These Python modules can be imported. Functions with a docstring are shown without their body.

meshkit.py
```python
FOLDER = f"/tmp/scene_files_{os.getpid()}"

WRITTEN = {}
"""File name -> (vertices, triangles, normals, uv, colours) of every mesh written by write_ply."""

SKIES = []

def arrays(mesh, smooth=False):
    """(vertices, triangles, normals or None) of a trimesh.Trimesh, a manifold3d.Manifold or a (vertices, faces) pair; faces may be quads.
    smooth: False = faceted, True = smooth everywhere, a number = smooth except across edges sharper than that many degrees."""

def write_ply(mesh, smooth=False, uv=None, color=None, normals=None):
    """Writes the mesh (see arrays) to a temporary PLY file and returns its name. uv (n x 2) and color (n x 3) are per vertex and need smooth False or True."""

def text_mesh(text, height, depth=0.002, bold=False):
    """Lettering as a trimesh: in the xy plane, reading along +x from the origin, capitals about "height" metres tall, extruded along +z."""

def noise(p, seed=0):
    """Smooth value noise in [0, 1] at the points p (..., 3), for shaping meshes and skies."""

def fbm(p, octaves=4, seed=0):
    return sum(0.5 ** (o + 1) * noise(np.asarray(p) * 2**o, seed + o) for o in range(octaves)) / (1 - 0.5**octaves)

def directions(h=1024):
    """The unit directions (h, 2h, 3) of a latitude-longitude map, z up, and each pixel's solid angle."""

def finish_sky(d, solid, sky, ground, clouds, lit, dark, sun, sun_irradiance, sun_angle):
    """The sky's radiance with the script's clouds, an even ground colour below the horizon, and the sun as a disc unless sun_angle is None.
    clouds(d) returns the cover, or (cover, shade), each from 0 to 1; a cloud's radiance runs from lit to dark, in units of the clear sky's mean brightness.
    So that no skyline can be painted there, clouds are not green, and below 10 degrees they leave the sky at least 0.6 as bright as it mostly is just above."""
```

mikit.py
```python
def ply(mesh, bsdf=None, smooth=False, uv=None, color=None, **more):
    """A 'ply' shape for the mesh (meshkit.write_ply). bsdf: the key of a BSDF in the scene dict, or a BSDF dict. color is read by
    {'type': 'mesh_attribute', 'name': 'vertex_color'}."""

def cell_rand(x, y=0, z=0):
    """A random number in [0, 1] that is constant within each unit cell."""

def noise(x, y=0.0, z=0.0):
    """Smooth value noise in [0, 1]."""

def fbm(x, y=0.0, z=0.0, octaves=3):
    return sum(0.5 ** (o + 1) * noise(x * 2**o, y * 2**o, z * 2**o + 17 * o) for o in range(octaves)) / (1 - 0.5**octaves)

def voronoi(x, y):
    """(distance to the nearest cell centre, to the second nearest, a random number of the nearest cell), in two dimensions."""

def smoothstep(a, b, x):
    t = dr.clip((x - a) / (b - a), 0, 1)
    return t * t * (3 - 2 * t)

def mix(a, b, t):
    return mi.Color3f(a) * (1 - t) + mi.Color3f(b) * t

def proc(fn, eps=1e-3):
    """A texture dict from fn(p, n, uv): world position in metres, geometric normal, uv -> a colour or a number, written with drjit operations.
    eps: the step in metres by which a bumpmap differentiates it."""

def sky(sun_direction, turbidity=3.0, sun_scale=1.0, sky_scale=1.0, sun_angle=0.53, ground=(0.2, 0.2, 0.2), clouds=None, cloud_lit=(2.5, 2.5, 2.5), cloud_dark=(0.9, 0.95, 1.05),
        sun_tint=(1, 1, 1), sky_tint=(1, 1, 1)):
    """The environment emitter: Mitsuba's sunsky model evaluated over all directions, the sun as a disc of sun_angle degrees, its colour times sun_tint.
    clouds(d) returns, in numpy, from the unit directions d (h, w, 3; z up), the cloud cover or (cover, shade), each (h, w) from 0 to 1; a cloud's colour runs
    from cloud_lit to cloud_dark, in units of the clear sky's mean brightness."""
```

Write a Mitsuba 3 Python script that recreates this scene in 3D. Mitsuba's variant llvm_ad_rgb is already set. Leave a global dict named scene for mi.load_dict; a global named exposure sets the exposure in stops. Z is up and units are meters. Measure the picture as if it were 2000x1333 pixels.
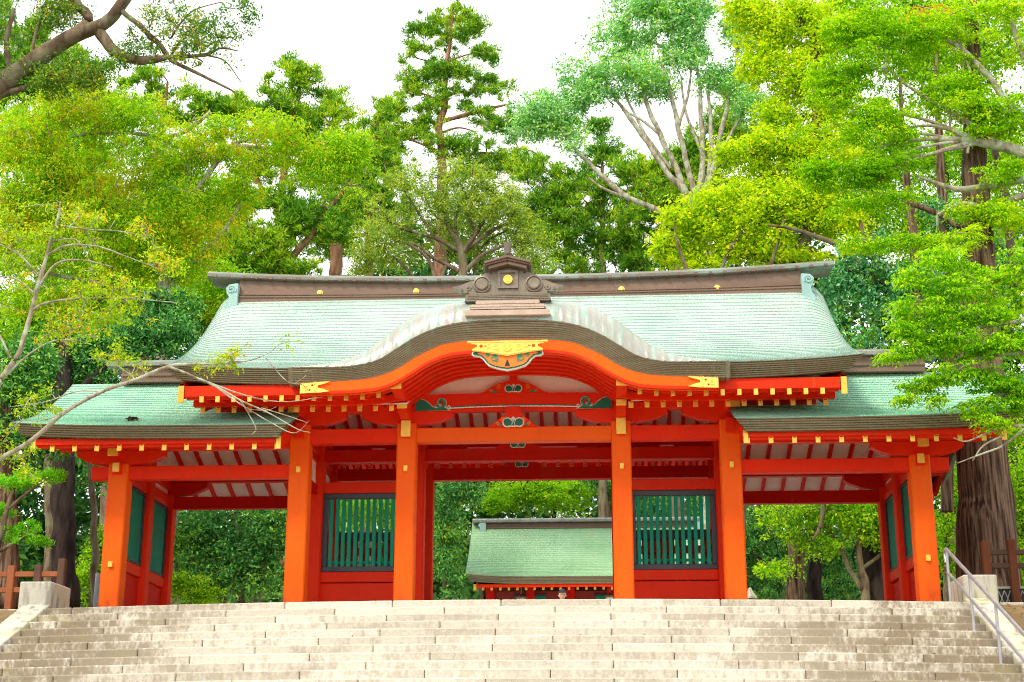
import math, numpy as np, trimesh, drjit as dr, mitsuba as mi, mikit, meshkit
from mikit import proc, noise, fbm, voronoi, cell_rand, smoothstep, mix

T = mi.ScalarTransform4f
scene, labels = {}, {}

# ------------------------------------------------------------------ camera, sky, exposure
CAM = np.array([1.3693, -25.0527, -2.744])
PITCH, YAW, FOCAL = 0.2876, 0.0555, 2893.18          # focal length in pixels of the 2000 px wide photograph
RIGHT = np.array([math.cos(YAW), math.sin(YAW), 0.0])
FWD = np.array([-math.sin(YAW) * math.cos(PITCH), math.cos(YAW) * math.cos(PITCH), math.sin(PITCH)])
UP = np.cross(RIGHT, FWD)
scene['camera'] = {'type': 'perspective', 'fov': 2 * math.degrees(math.atan(1000 / FOCAL)), 'fov_axis': 'x', 'near_clip': 0.1, 'far_clip': 2000.0,
                   'to_world': T().look_at(origin=CAM.tolist(), target=(CAM + FWD).tolist(), up=[0, 0, 1])}
scene['sky_light'] = mikit.sky((-0.35, -0.62, 0.80), turbidity=4, sun_scale=0.42, sun_angle=14, clouds=lambda d: 1.0,
                               cloud_lit=(2.75, 2.75, 2.75), ground=(0.22, 0.22, 0.18))
exposure = 2.45


def at(x, y, Y):
    """World point on the plane at depth Y that stands behind pixel (x, y) of the photograph; used to take measurements."""
    d = FWD + (x - 1000) / FOCAL * RIGHT - (y - 666.5) / FOCAL * UP
    return CAM + d * ((Y - CAM[1]) / d[1])


# ------------------------------------------------------------------ helpers
def numbered(key):
    if key not in scene and key not in labels:
        return key
    n = 1
    while f'{key}_{n:03d}' in scene or f'{key}_{n:03d}' in labels:
        n += 1
    return f'{key}_{n:03d}'


_count = {}


def add(name, mesh, mat, parent=None, smooth=False, color=None, tw=None):
    base = name if parent is None else parent + '__' + name
    n = _count.get(base, 0)
    _count[base] = n + 1
    key = base if n == 0 else f'{base}_{n:03d}'
    d = dict(mesh) if isinstance(mesh, dict) else mikit.ply(mesh, mat, smooth=smooth, color=color)
    if tw is not None:
        d['to_world'] = tw
    scene[key] = d
    return key


def thing(name, label, cat, group=None, kind=None):
    n = _count.get(name, 0)
    _count[name] = n + 1
    key = name if n == 0 else f'{name}_{n:03d}'
    labels[key] = {'label': label, 'category': cat}
    if group:
        labels[key]['group'] = group
    if kind:
        labels[key]['kind'] = kind
    return key


def cat(*ms):
    vs, fs, o = [], [], 0
    for v, f in ms:
        v, f = np.asarray(v, float), np.asarray(f, int)
        if f.shape[1] == 4:
            f = np.vstack([f[:, [0, 1, 2]], f[:, [0, 2, 3]]])
        vs.append(v); fs.append(f + o); o += len(v)
    return np.vstack(vs), np.vstack(fs)


def _template():
    pts = []
    for sx in (-1, 1):
        for sy in (-1, 1):
            for sz in (-1, 1):
                for k in range(3):
                    e = [sx, sy, sz]
                    q = [0.9 * sx, 0.9 * sy, 0.9 * sz]
                    q[k] = e[k]
                    pts.append(q)
    pts = np.array(pts, float)
    h = trimesh.convex.convex_hull(pts)
    idx = [int(np.argmin(((pts - v) ** 2).sum(1))) for v in h.vertices]
    f = np.array(idx)[h.faces]
    c = pts[f].mean(1)
    n = np.cross(pts[f[:, 1]] - pts[f[:, 0]], pts[f[:, 2]] - pts[f[:, 0]])
    f[(n * c).sum(1) < 0] = f[(n * c).sum(1) < 0][:, ::-1]
    sign = np.sign(pts)
    full = np.abs(pts) > 0.95
    return sign, full, f


_SG, _FULL, _BF = _template()


def obox(c, ax, ay, az, hx, hy, hz, ch=0.006):
    """Chamfered box: centre, three unit axes, half sizes."""
    h = np.array([hx, hy, hz])
    ch = min(ch, 0.4 * h.min())
    loc = _SG * np.where(_FULL, h, h - ch)
    return np.asarray(c) + loc[:, :1] * ax + loc[:, 1:2] * ay + loc[:, 2:] * az, _BF


EX, EY, EZ = np.eye(3)


def box(x0, x1, y0, y1, z0, z1, ch=0.006):
    return obox([(x0 + x1) / 2, (y0 + y1) / 2, (z0 + z1) / 2], EX, EY, EZ, abs(x1 - x0) / 2, abs(y1 - y0) / 2, abs(z1 - z0) / 2, ch)


def bar(a, b, w, h, up=EZ, ch=0.006):
    """Box from a to b, w wide and h tall."""
    a, b = np.asarray(a, float), np.asarray(b, float)
    d = b - a
    L = np.linalg.norm(d)
    d = d / L
    s = np.cross(d, up); s /= np.linalg.norm(s)
    u = np.cross(s, d)
    return obox((a + b) / 2, d, s, u, L / 2, w / 2, h / 2, ch)


def grid(P):
    P = np.asarray(P, float)
    n, m = P.shape[:2]
    i, j = np.meshgrid(np.arange(n - 1), np.arange(m - 1), indexing='ij')
    a = (i * m + j).ravel()
    return P.reshape(-1, 3), np.stack([a, a + 1, a + m + 1, a + m], 1)


def flip(m):
    return m[0], np.asarray(m[1])[:, ::-1]


def prism(poly, y0, y1, ch=0.0):
    """Polygon [(x, z), ...] (shapely or list) in the XZ plane extruded from y0 to y1."""
    from shapely.geometry import Polygon
    p = poly if hasattr(poly, 'geom_type') else Polygon(poly)
    p = p.buffer(0)
    out = []
    for g in getattr(p, 'geoms', [p]):
        if g.area < 1e-7:
            continue
        m = trimesh.creation.extrude_polygon(g, abs(y1 - y0), engine='earcut')
        v = np.array(m.vertices)
        w = np.stack([v[:, 0], max(y0, y1) - v[:, 2], v[:, 1]], 1)
        out.append((w, np.array(m.faces)))
    return cat(*out)


def prism_x(poly, x0, x1):
    """Polygon [(y, z), ...] extruded along X."""
    from shapely.geometry import Polygon
    m = trimesh.creation.extrude_polygon(Polygon(poly).buffer(0), abs(x1 - x0), engine='earcut')
    v = np.array(m.vertices)
    return np.stack([min(x0, x1) + v[:, 2], v[:, 0], v[:, 1]], 1), np.array(m.faces)


def smooth_line(pts, n):
    """Catmull-Rom through the rows of pts (any number of columns), n samples per span."""
    p = np.asarray(pts, float)
    if len(p) < 3:
        t = np.linspace(0, 1, n + 1)[:, None]
        return p[0] * (1 - t) + p[-1] * t
    q = np.vstack([2 * p[0] - p[1], p, 2 * p[-1] - p[-2]])
    out = []
    for i in range(1, len(q) - 2):
        t = np.linspace(0, 1, n, endpoint=False)[:, None]
        a, b, c, d = q[i - 1], q[i], q[i + 1], q[i + 2]
        out.append(0.5 * (2 * b + (c - a) * t + (2 * a - 5 * b + 4 * c - d) * t ** 2 + (3 * b - a - 3 * c + d) * t ** 3))
    return np.vstack(out + [p[-1:]])


def tube(p, r, sides=7, cap=True, rough=0.0, seed=0):
    p = np.asarray(p, float)
    r = np.broadcast_to(np.asarray(r, float), (len(p),))
    t = np.gradient(p, axis=0)
    t /= np.linalg.norm(t, axis=1, keepdims=True) + 1e-12
    a = np.cross(t, np.where(np.abs(t[:, 2:]) < 0.9, [0, 0, 1.0], [1.0, 0, 0]))
    a /= np.linalg.norm(a, axis=1, keepdims=True) + 1e-12
    b = np.cross(t, a)
    ang = np.arange(sides) * 2 * np.pi / sides
    rr = r[:, None] * np.ones(sides)
    v = p[:, None] + rr[..., None] * (np.cos(ang)[None, :, None] * a[:, None] + np.sin(ang)[None, :, None] * b[:, None])
    if rough < 0:                                                # furrowed bark of big trunks: ridges that run along the trunk
        k = 1 - 2 * np.abs(meshkit.noise(v * [7, 7, .55] + seed, seed) - .5) + .5 * meshkit.noise(v * [16, 16, 1.2], seed + 1)
        v = p[:, None] + (v - p[:, None]) * (1 + rough * (k - .9))[..., None]
    elif rough:
        k = meshkit.noise(v * (1.2 / np.maximum(r.max(), .02)) * .5 + seed, seed) - .5 + .6 * (meshkit.noise(v * (4 / np.maximum(r.max(), .02)) * .5, seed + 1) - .5)
        v = p[:, None] + (v - p[:, None]) * (1 + rough * k)[..., None]
    v = v.reshape(-1, 3)
    i, j = np.meshgrid(np.arange(len(p) - 1), np.arange(sides), indexing='ij')
    q = np.stack([i * sides + j, i * sides + (j + 1) % sides, (i + 1) * sides + (j + 1) % sides, (i + 1) * sides + j], -1).reshape(-1, 4)
    f = np.vstack([q[:, [0, 1, 2]], q[:, [0, 2, 3]]])
    if cap:
        n = len(v)
        v = np.vstack([v, p[:1], p[-1:]])
        k = np.arange(sides)
        f = np.vstack([f, np.stack([np.full(sides, n), (k + 1) % sides, k], 1), np.stack([np.full(sides, n + 1), n - sides + k, n - sides + (k + 1) % sides], 1)])
    return v, f


def lathe(prof, c, n=20, axis='z'):
    """Profile [(r, h), ...] turned about an axis through c."""
    pr = np.array(prof, float)
    a = np.linspace(0, 2 * np.pi, n + 1)
    P = np.stack([pr[:, None, 0] * np.cos(a), pr[:, None, 0] * np.sin(a), pr[:, None, 1] + 0 * a], -1)
    v, f = grid(P)
    if axis == 'y':                                   # height runs towards -Y (towards the viewer)
        v = np.stack([v[:, 0], -v[:, 2], v[:, 1]], 1)
    return v + np.asarray(c), f[:, ::-1]


# ------------------------------------------------------------------ materials
def rgb(c):
    return {'type': 'rgb', 'value': list(map(float, c))}


def mat(name, base, rough=0.5, metal=0.0, spec=0.5, bump=None, eps=2e-3, two=True, **more):
    b = {'type': 'principled', 'base_color': base if isinstance(base, dict) else rgb(base),
         'roughness': rough if isinstance(rough, dict) else float(rough), 'metallic': float(metal), 'specular': float(spec), **more}
    if bump:
        fn, s = bump
        b = {'type': 'bumpmap', 'arbitrary': proc(fn, eps), 'scale': float(s), 'bsdf': b}
    scene[name] = {'type': 'twosided', 'bsdf': b} if two else b


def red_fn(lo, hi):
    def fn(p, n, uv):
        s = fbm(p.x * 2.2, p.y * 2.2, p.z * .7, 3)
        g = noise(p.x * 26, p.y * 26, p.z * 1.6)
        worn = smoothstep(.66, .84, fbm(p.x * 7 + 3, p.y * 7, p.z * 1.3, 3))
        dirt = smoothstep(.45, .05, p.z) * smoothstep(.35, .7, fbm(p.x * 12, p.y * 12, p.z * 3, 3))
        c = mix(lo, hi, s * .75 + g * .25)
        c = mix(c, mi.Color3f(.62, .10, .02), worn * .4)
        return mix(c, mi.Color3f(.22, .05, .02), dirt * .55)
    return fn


WOOD = (lambda p, n, uv: fbm(p.x * 40, p.y * 40, p.z * 2.5, 2), .0015)
mat('vermilion_lit', proc(red_fn((.86, .088, .003), (.94, .150, .005))), .5, spec=.16, bump=WOOD)  # same red paint with front light put into its colour
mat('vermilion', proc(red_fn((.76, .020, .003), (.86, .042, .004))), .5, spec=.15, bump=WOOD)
mat('vermilion_shaded', proc(red_fn((.58, .008, .004), (.70, .018, .005))), .55, spec=.12)  # same red paint with shade put into its colour, for inner and rear timbers
mat('plaster', proc(lambda p, n, uv: mix((.82, .77, .70), (.92, .88, .82), fbm(p.x * 3, p.y * 3, p.z * 3, 3))), .85, spec=.2)
mat('gold', proc(lambda p, n, uv: mix((.85, .50, .055), (.95, .66, .12), fbm(p.x * 18, p.y * 18, p.z * 18, 2))), .38, metal=.35)
mat('gold_bright', proc(lambda p, n, uv: mix((.95, .62, .08), (1.0, .78, .2), fbm(p.x * 30, p.y * 30, p.z * 30, 2))), .33, metal=.5)
mat('lattice_green', proc(lambda p, n, uv: mix((.002, .26, .155), (.008, .38, .235), fbm(p.x * 4, p.y * 4, p.z * 1.5, 3))), .55, spec=.2)
mat('panel_green', proc(lambda p, n, uv: mix((.001, .20, .125), (.004, .29, .18), fbm(p.x * 4, p.y * 4, p.z * 1.5, 3))), .55, spec=.2)
mat('paint_green', (.004, .155, .085), .5)
mat('paint_white', (.78, .80, .74), .6)
mat('paint_orange', proc(lambda p, n, uv: mix((.80, .16, .01), (.9, .24, .02), fbm(p.x * 9, p.y * 9, p.z * 9, 2))), .45)
mat('iron_frame', proc(lambda p, n, uv: mix((.030, .036, .050), (.055, .062, .080), fbm(p.x * 6, p.y * 6, p.z * 6, 2))), .4)
mat('black_wood', (.012, .011, .012), .5)


def patina_fn(a, b, c, line):
    """Verdigris copper sheets: tone of each sheet, blotches and rain streaks."""
    def fn(p, n, uv):
        row = dr.floor(p.z * line)
        sheet = cell_rand(dr.floor(p.x * .9 + cell_rand(row, 3, 0) * 5), row, 1)
        blot = fbm(p.x * .8, p.y * .8, p.z * .9, 4)
        streak = fbm(p.x * 9, p.y * .5, p.z * .7, 3)
        col = mix(a, b, dr.clip(blot * 1.5 - .3 + (sheet - .5) * .26 + (streak - .5) * .3, 0, 1))
        fine = noise(p.x * 30, p.y * 30, p.z * 30)
        return mix(col, mi.Color3f(c), smoothstep(.60, .86, fbm(p.x * 1.7 + 9, p.y * 1.2, p.z * 1.1, 4)) * .65 + fine * .06)
    return fn


def sheet_bump(p, n, uv):
    return fbm(p.x * 5, p.y * 5, p.z * 5, 3) * .7 + .3 * noise(p.x * 22, p.y * 22, p.z * 22)


mat('patina_main', proc(patina_fn((.255, .41, .355), (.42, .56, .515), (.34, .38, .37), 13.0)), .36, spec=.7, bump=(sheet_bump, .003))
mat('patina_wing', proc(patina_fn((.23, .50, .38), (.40, .67, .53), (.26, .38, .33), 11.0)), .40, spec=.6, bump=(sheet_bump, .003))
mat('patina_hall', proc(patina_fn((.20, .40, .22), (.34, .56, .36), (.40, .34, .16), 8.0)), .5, spec=.4)


def verdigris_edge(p, n, uv):
    g = fbm(p.x * 1.5, p.y * 4, p.z * 6, 3)
    v = fbm(p.x * 14, p.y * 8, p.z * 1.5, 3)
    c = mix((.155, .125, .075), (.26, .225, .15), g * .7 + noise(p.x * .4, p.y * 1.5, p.z * 34) * .55 - .12)
    return mix(c, mi.Color3f(.20, .30, .22), smoothstep(.58, .8, v) * .45)


mat('eave_copper', proc(verdigris_edge), .5, metal=.15)
mat('roll_copper', proc(lambda p, n, uv: mix(mix((.26, .43, .37), (.42, .57, .50), fbm(p.x * 6, p.y * 2, p.z * 2, 3)), (.36, .285, .27),
    smoothstep(.30, .62, fbm(p.x * 13 + 4, p.y * 1.5, p.z * 1.5, 3)) * .65 * (1 - smoothstep(-1.62, -1.25, p.y)))), .33, metal=.25, spec=.7)
mat('ridge_copper', proc(lambda p, n, uv: mix((.12, .075, .052), (.235, .155, .11), fbm(p.x * 1.2, p.y * 6, p.z * 9, 4))), .45, metal=.2)
mat('ridge_cap', proc(lambda p, n, uv: mix((.17, .155, .13), (.26, .36, .33), smoothstep(.3, .7, fbm(p.x * 1.1, p.y * 3, p.z * 5, 4)))), .42, metal=.2)
mat('ornament_copper', proc(lambda p, n, uv: mix((.15, .125, .095), (.28, .245, .19), fbm(p.x * 7, p.y * 7, p.z * 7, 4))), .42, metal=.3)
mat('tray_copper', proc(lambda p, n, uv: mix((.42, .32, .25), (.56, .45, .37), fbm(p.x * 5, p.y * 5, p.z * 5, 3))), .42, metal=.1)
mat('scroll_copper', proc(lambda p, n, uv: mix((.20, .40, .40), (.38, .58, .56), fbm(p.x * 6, p.y * 6, p.z * 4, 4))), .4, metal=.1)

HALF_L, RISE, RUN, STAIR_Y = 1.7358, 0.14287, 0.3286, -1.3363


def stone_fn(p, n, uv):
    k = dr.floor((STAIR_Y + RUN - .02 - p.y) / RUN)
    even = k - 2 * dr.floor(k / 2)
    idx = dr.floor((p.x + .1242 - .5 * HALF_L * even) / HALF_L)
    r = cell_rand(idx, k, 5)
    r2 = cell_rand(idx, k, 9)
    base = mix((.465, .44, .37), (.60, .58, .51), r)
    base = mix(base, mi.Color3f(.60, .575, .50), smoothstep(.6, 1, r2) * .5)
    grain = noise(p.x * 70, p.y * 70, p.z * 70)
    base = base * (.84 + .2 * grain + .16 * noise(p.x * 21, p.y * 21, p.z * 34))
    edge = smoothstep(3.0, 6.6, dr.abs(p.x + .5))
    centre = .6 + .4 * smoothstep(.0, 2.2, dr.abs(p.x - .2))
    low = smoothstep(.2, -1.5, p.z)
    grime = fbm(p.x * 1.5, p.y * 1.5, p.z * 3, 4)
    streak = fbm(p.x * 17, p.y * 17, p.z * 2.5, 3) * .7 + .3 * noise(p.x * 46, p.y * 46, p.z * 20)
    amount = smoothstep(.47 - .13 * edge, .72 - .13 * edge, grime * .45 + streak * .55 + .06 * low + .10 * (r2 - .5))
    dark = mix((.15, .105, .06), (.26, .22, .15), streak)
    col = mix(base, dark, amount * (.45 + .45 * edge) * centre)
    moss = smoothstep(.55, .8, fbm(p.x * 2 + 7, p.y * 2, p.z * 3, 3)) * edge
    return mix(col, mi.Color3f(.30, .29, .13), moss * .35)


def stone_bump(p, n, uv):
    return fbm(p.x * 26, p.y * 26, p.z * 26, 3)


mat('granite_steps', proc(stone_fn), .8, spec=.3, bump=(stone_bump, .004))


def granite_fn(p, n, uv):
    g = fbm(p.x * 3, p.y * 3, p.z * 3, 4)
    sp = noise(p.x * 90, p.y * 90, p.z * 90)
    drip = smoothstep(.48, .75, fbm(p.x * 11, p.y * 11, p.z * 1.6, 3))
    c = mix((.40, .39, .32), (.58, .58, .52), g) * (.85 + .3 * sp)
    c = mix(c, mi.Color3f(.13, .12, .095), drip * .6)
    return mix(c, mi.Color3f(.42, .42, .16), smoothstep(.5, .75, fbm(p.x * 2, p.y * 2 + 5, p.z * 2, 3)) * .45)


mat('granite_block', proc(granite_fn), .8, spec=.3, bump=(stone_bump, .005))
mat('joint_mortar', (.16, .13, .07), .9, spec=.1)


def earth_fn(p, n, uv):
    g = fbm(p.x * 2.5, p.y * 2.5, p.z * 2, 4)
    f = noise(p.x * 40, p.y * 40, p.z * 40)
    c = mix((.13, .085, .045), (.24, .18, .10), g * .7 + f * .3)
    c = mix(c, mi.Color3f(.055, .085, .02), smoothstep(.5, .7, fbm(p.x * 1.1 + 4, p.y * 1.1, 0, 3)) * .8)
    return mix(c, mi.Color3f(.035, .075, .018), smoothstep(16, 24, p.y))


mat('earth', proc(earth_fn), .95, spec=.1, bump=(lambda p, n, uv: fbm(p.x * 14, p.y * 14, p.z * 14, 4), .03))


def bark(name, a, b, s=1.0, lichen=None, amount=.5, bump=.02, zs=1.0):
    def fn(p, n, uv):
        ridge = fbm(p.x * 9 * s, p.y * 9 * s, p.z * 1.6 * s * zs, 4)
        c = mix(a, b, smoothstep(.25, .75, ridge))
        if lichen is not None:
            c = mix(c, mi.Color3f(lichen), smoothstep(.42, .66, fbm(p.x * 3.5 * s + 2, p.y * 3.5 * s, p.z * 2.5 * s, 4)) * amount)
        return c
    mat(name, proc(fn), .9, spec=.15, bump=(lambda p, n, uv: fbm(p.x * 11 * s, p.y * 11 * s, p.z * 2.2 * s * zs, 4), bump), eps=4e-3)


bark('bark_cedar', (.045, .026, .016), (.26, .175, .12), 3.0, bump=.05, zs=.28)
bark('bark_dark', (.016, .012, .012), (.055, .042, .038), 1.4)
bark('bark_pine', (.15, .07, .04), (.36, .20, .13), 1.2)
bark('bark_pale', (.20, .17, .12), (.40, .36, .27), 2.0, (.46, .52, .42), .8)
bark('bark_brown', (.085, .06, .04), (.20, .15, .10), 1.2, (.26, .29, .18), .35)
mat('steel_rail', proc(lambda p, n, uv: mix((.36, .37, .40), (.50, .50, .54), noise(p.x * 9, p.y * 9, p.z * 9))), .4, metal=.6)
mat('fence_wood', proc(lambda p, n, uv: mix((.20, .050, .018), (.36, .12, .04), fbm(p.x * 9, p.y * 9, p.z * 2, 4))), .75)
mat('fence_old', proc(lambda p, n, uv: mix((.045, .025, .018), (.13, .06, .035), fbm(p.x * 9, p.y * 9, p.z * 2, 4))), .8)
mat('roof_tile', proc(lambda p, n, uv: mix((.13, .135, .14), (.30, .30, .29), fbm(p.x * 4, p.y * 4, p.z * 4, 3))), .5)
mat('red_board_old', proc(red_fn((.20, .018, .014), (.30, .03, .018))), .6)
mat('skin', (.62, .36, .25), .55)
mat('hair_black', (.012, .010, .010), .5)
mat('cap_navy', (.02, .025, .05), .7)
mat('cloth_navy', (.03, .035, .07), .85)
mat('cloth_beige', (.40, .34, .25), .85)
mat('shoe_black', (.015, .014, .014), .5)
mat('pipe_grey', (.25, .32, .38), .4)
mat('black_pattern', (.02, .02, .018), .6)
LEAF_TINT = {'type': 'mesh_attribute', 'name': 'vertex_color'}
scene['leaf_soft'] = {'type': 'principledthin', 'base_color': LEAF_TINT, 'roughness': .75, 'diff_trans': 1.1, 'spec_trans': 0.0, 'eta': 1.2}
scene['leaf_gloss'] = {'type': 'principledthin', 'base_color': LEAF_TINT, 'roughness': .32, 'diff_trans': .55, 'spec_trans': 0.0, 'eta': 1.5}

# ------------------------------------------------------------------ ground and stairs
def arch(x):
    return -0.1385 * (np.asarray(x, float) / 9) ** 2          # the courtyard and the steps fall a little towards both sides


def ground_height(x, y):
    x, y = np.asarray(x, float), np.asarray(y, float)
    slope = np.clip((-1.15 - y) / 9.8, 0, 1) * -4.45
    side = np.clip((np.abs(x) - 7.6) / 1.2, 0, 1)
    up = np.maximum(arch(np.clip(x, -8, 8)), -.12)
    bank = slope + .42 * side * np.clip((-1.15 - y) / .8, 0, 1) * np.clip((y + 11) / 4, 0, 1)
    far = 12.0 * np.clip((y - 36) / 30, 0, 1) ** 1.2 + 6 * np.clip((y - 66) / 60, 0, 1)
    bump = .10 * (meshkit.fbm(np.stack([x * .5, y * .5, 0 * x], -1), 3) - .5) * np.clip((np.abs(x) - 7.7), 0, 1)
    under = -.5 * ((np.abs(x) < 7.55) & (y < -1.2) & (y > -11.5))
    return up + bank + bump + far + under


gx = np.unique(np.concatenate([np.linspace(-90, -14, 20), np.linspace(-14, 14, 85), np.linspace(14, 90, 20)]))
gy = np.unique(np.concatenate([np.linspace(-60, -13, 16), np.linspace(-13, 6, 60), np.linspace(6, 140, 46)]))
X, Y = np.meshgrid(gx, gy)
add('ground', grid(np.stack([X, Y, ground_height(X, Y)], -1)), 'earth', smooth=True)
labels['ground'] = {'label': 'bare brown earth with dry leaves around the stairs and gate', 'category': 'ground', 'kind': 'structure'}

st = thing('stone_stairs', 'broad pale granite staircase with stained steps leading up to the red gate', 'stairs')
rng = np.random.default_rng(4)


def stone(x0, x1, k, depth=RUN + .03, h=RISE, last=False):
    """One step stone: a slightly worn block whose top follows the fall of the step."""
    g = .006
    yf = STAIR_Y - k * RUN + rng.uniform(-.004, .004)
    z = -k * RISE + arch((x0 + x1) / 2) + rng.uniform(-.0025, .0025)
    d = np.array([x1 - x0 - 2 * g, 0, float(arch(x1) - arch(x0))])
    L = np.linalg.norm(d); d /= L
    up = np.cross(d, EY)
    c = np.array([(x0 + x1) / 2, yf + depth / 2, z]) - up * (h + .02) / 2
    return obox(c, d, EY, up, L / 2, depth / 2, (h + .02) / 2, .017)


XL, XR = -7.56, 7.22
N_STEPS = 14
for k in range(N_STEPS):
    off = -0.1242 + (0.5 * HALF_L if k % 2 else 0)
    edges = [XL] + [off + i * HALF_L for i in range(-6, 7) if XL + .45 < off + i * HALF_L < XR - .45] + [XR]
    for a, b in zip(edges[:-1], edges[1:]):
        add('stone', stone(a, b, k, RUN + (.55 if k == 0 else .02)), 'granite_steps', st)
low = [stone(XL, XR, k, RUN + .02) for k in range(N_STEPS, 31)]
add('lower_step', cat(*low), 'granite_steps', st)
xs = np.linspace(XL, XR, 31)
bed = [grid(np.stack([np.stack([xs, 0 * xs + STAIR_Y - k * RUN + .03, arch(xs) - k * RISE - .012], -1), np.stack([xs, 0 * xs + STAIR_Y - k * RUN + .03, arch(xs) - (k + 1) * RISE - .015], -1)])) for k in range(N_STEPS)]
add('bed', cat(*bed), 'joint_mortar', st)
# paved landing behind the top step
pav = thing('landing_paving', 'pale granite paving slabs of the landing under the gate', 'pavement', kind='structure')
for r in range(5):
    y0 = STAIR_Y + RUN + .56 + r * .86
    ed = np.linspace(XL - .1, XR + .3, 9) if r % 2 else np.linspace(XL - .1, XR + .3, 10)
    for a, b in zip(ed[:-1], ed[1:]):
        z = float(arch((a + b) / 2))
        add('slab', box(a + .004, b - .004, y0, y0 + .852, z - .08, z - .012, .008), 'granite_block', pav)


mat('gravel', proc(lambda p, n, uv: mix((.58, .56, .52), (.78, .76, .70), noise(p.x * 30, p.y * 30, 0) * .6 + fbm(p.x * .7, p.y * .7, 0, 3) * .4)), .9, spec=.2)
X, Y = np.meshgrid(np.linspace(-7.4, 7.4, 41), np.linspace(3.55, 15.5, 40))
add('bounce_court', grid(np.stack([X, Y, ground_height(X, Y) + .03], -1)), 'gravel', smooth=True)  # added pale ground, out of view, to bounce light under the gate roofs
labels['bounce_court'] = {'label': 'unseen pale gravel court added behind the gate to bounce light up into it', 'category': 'gravel court', 'kind': 'structure'}


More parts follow.
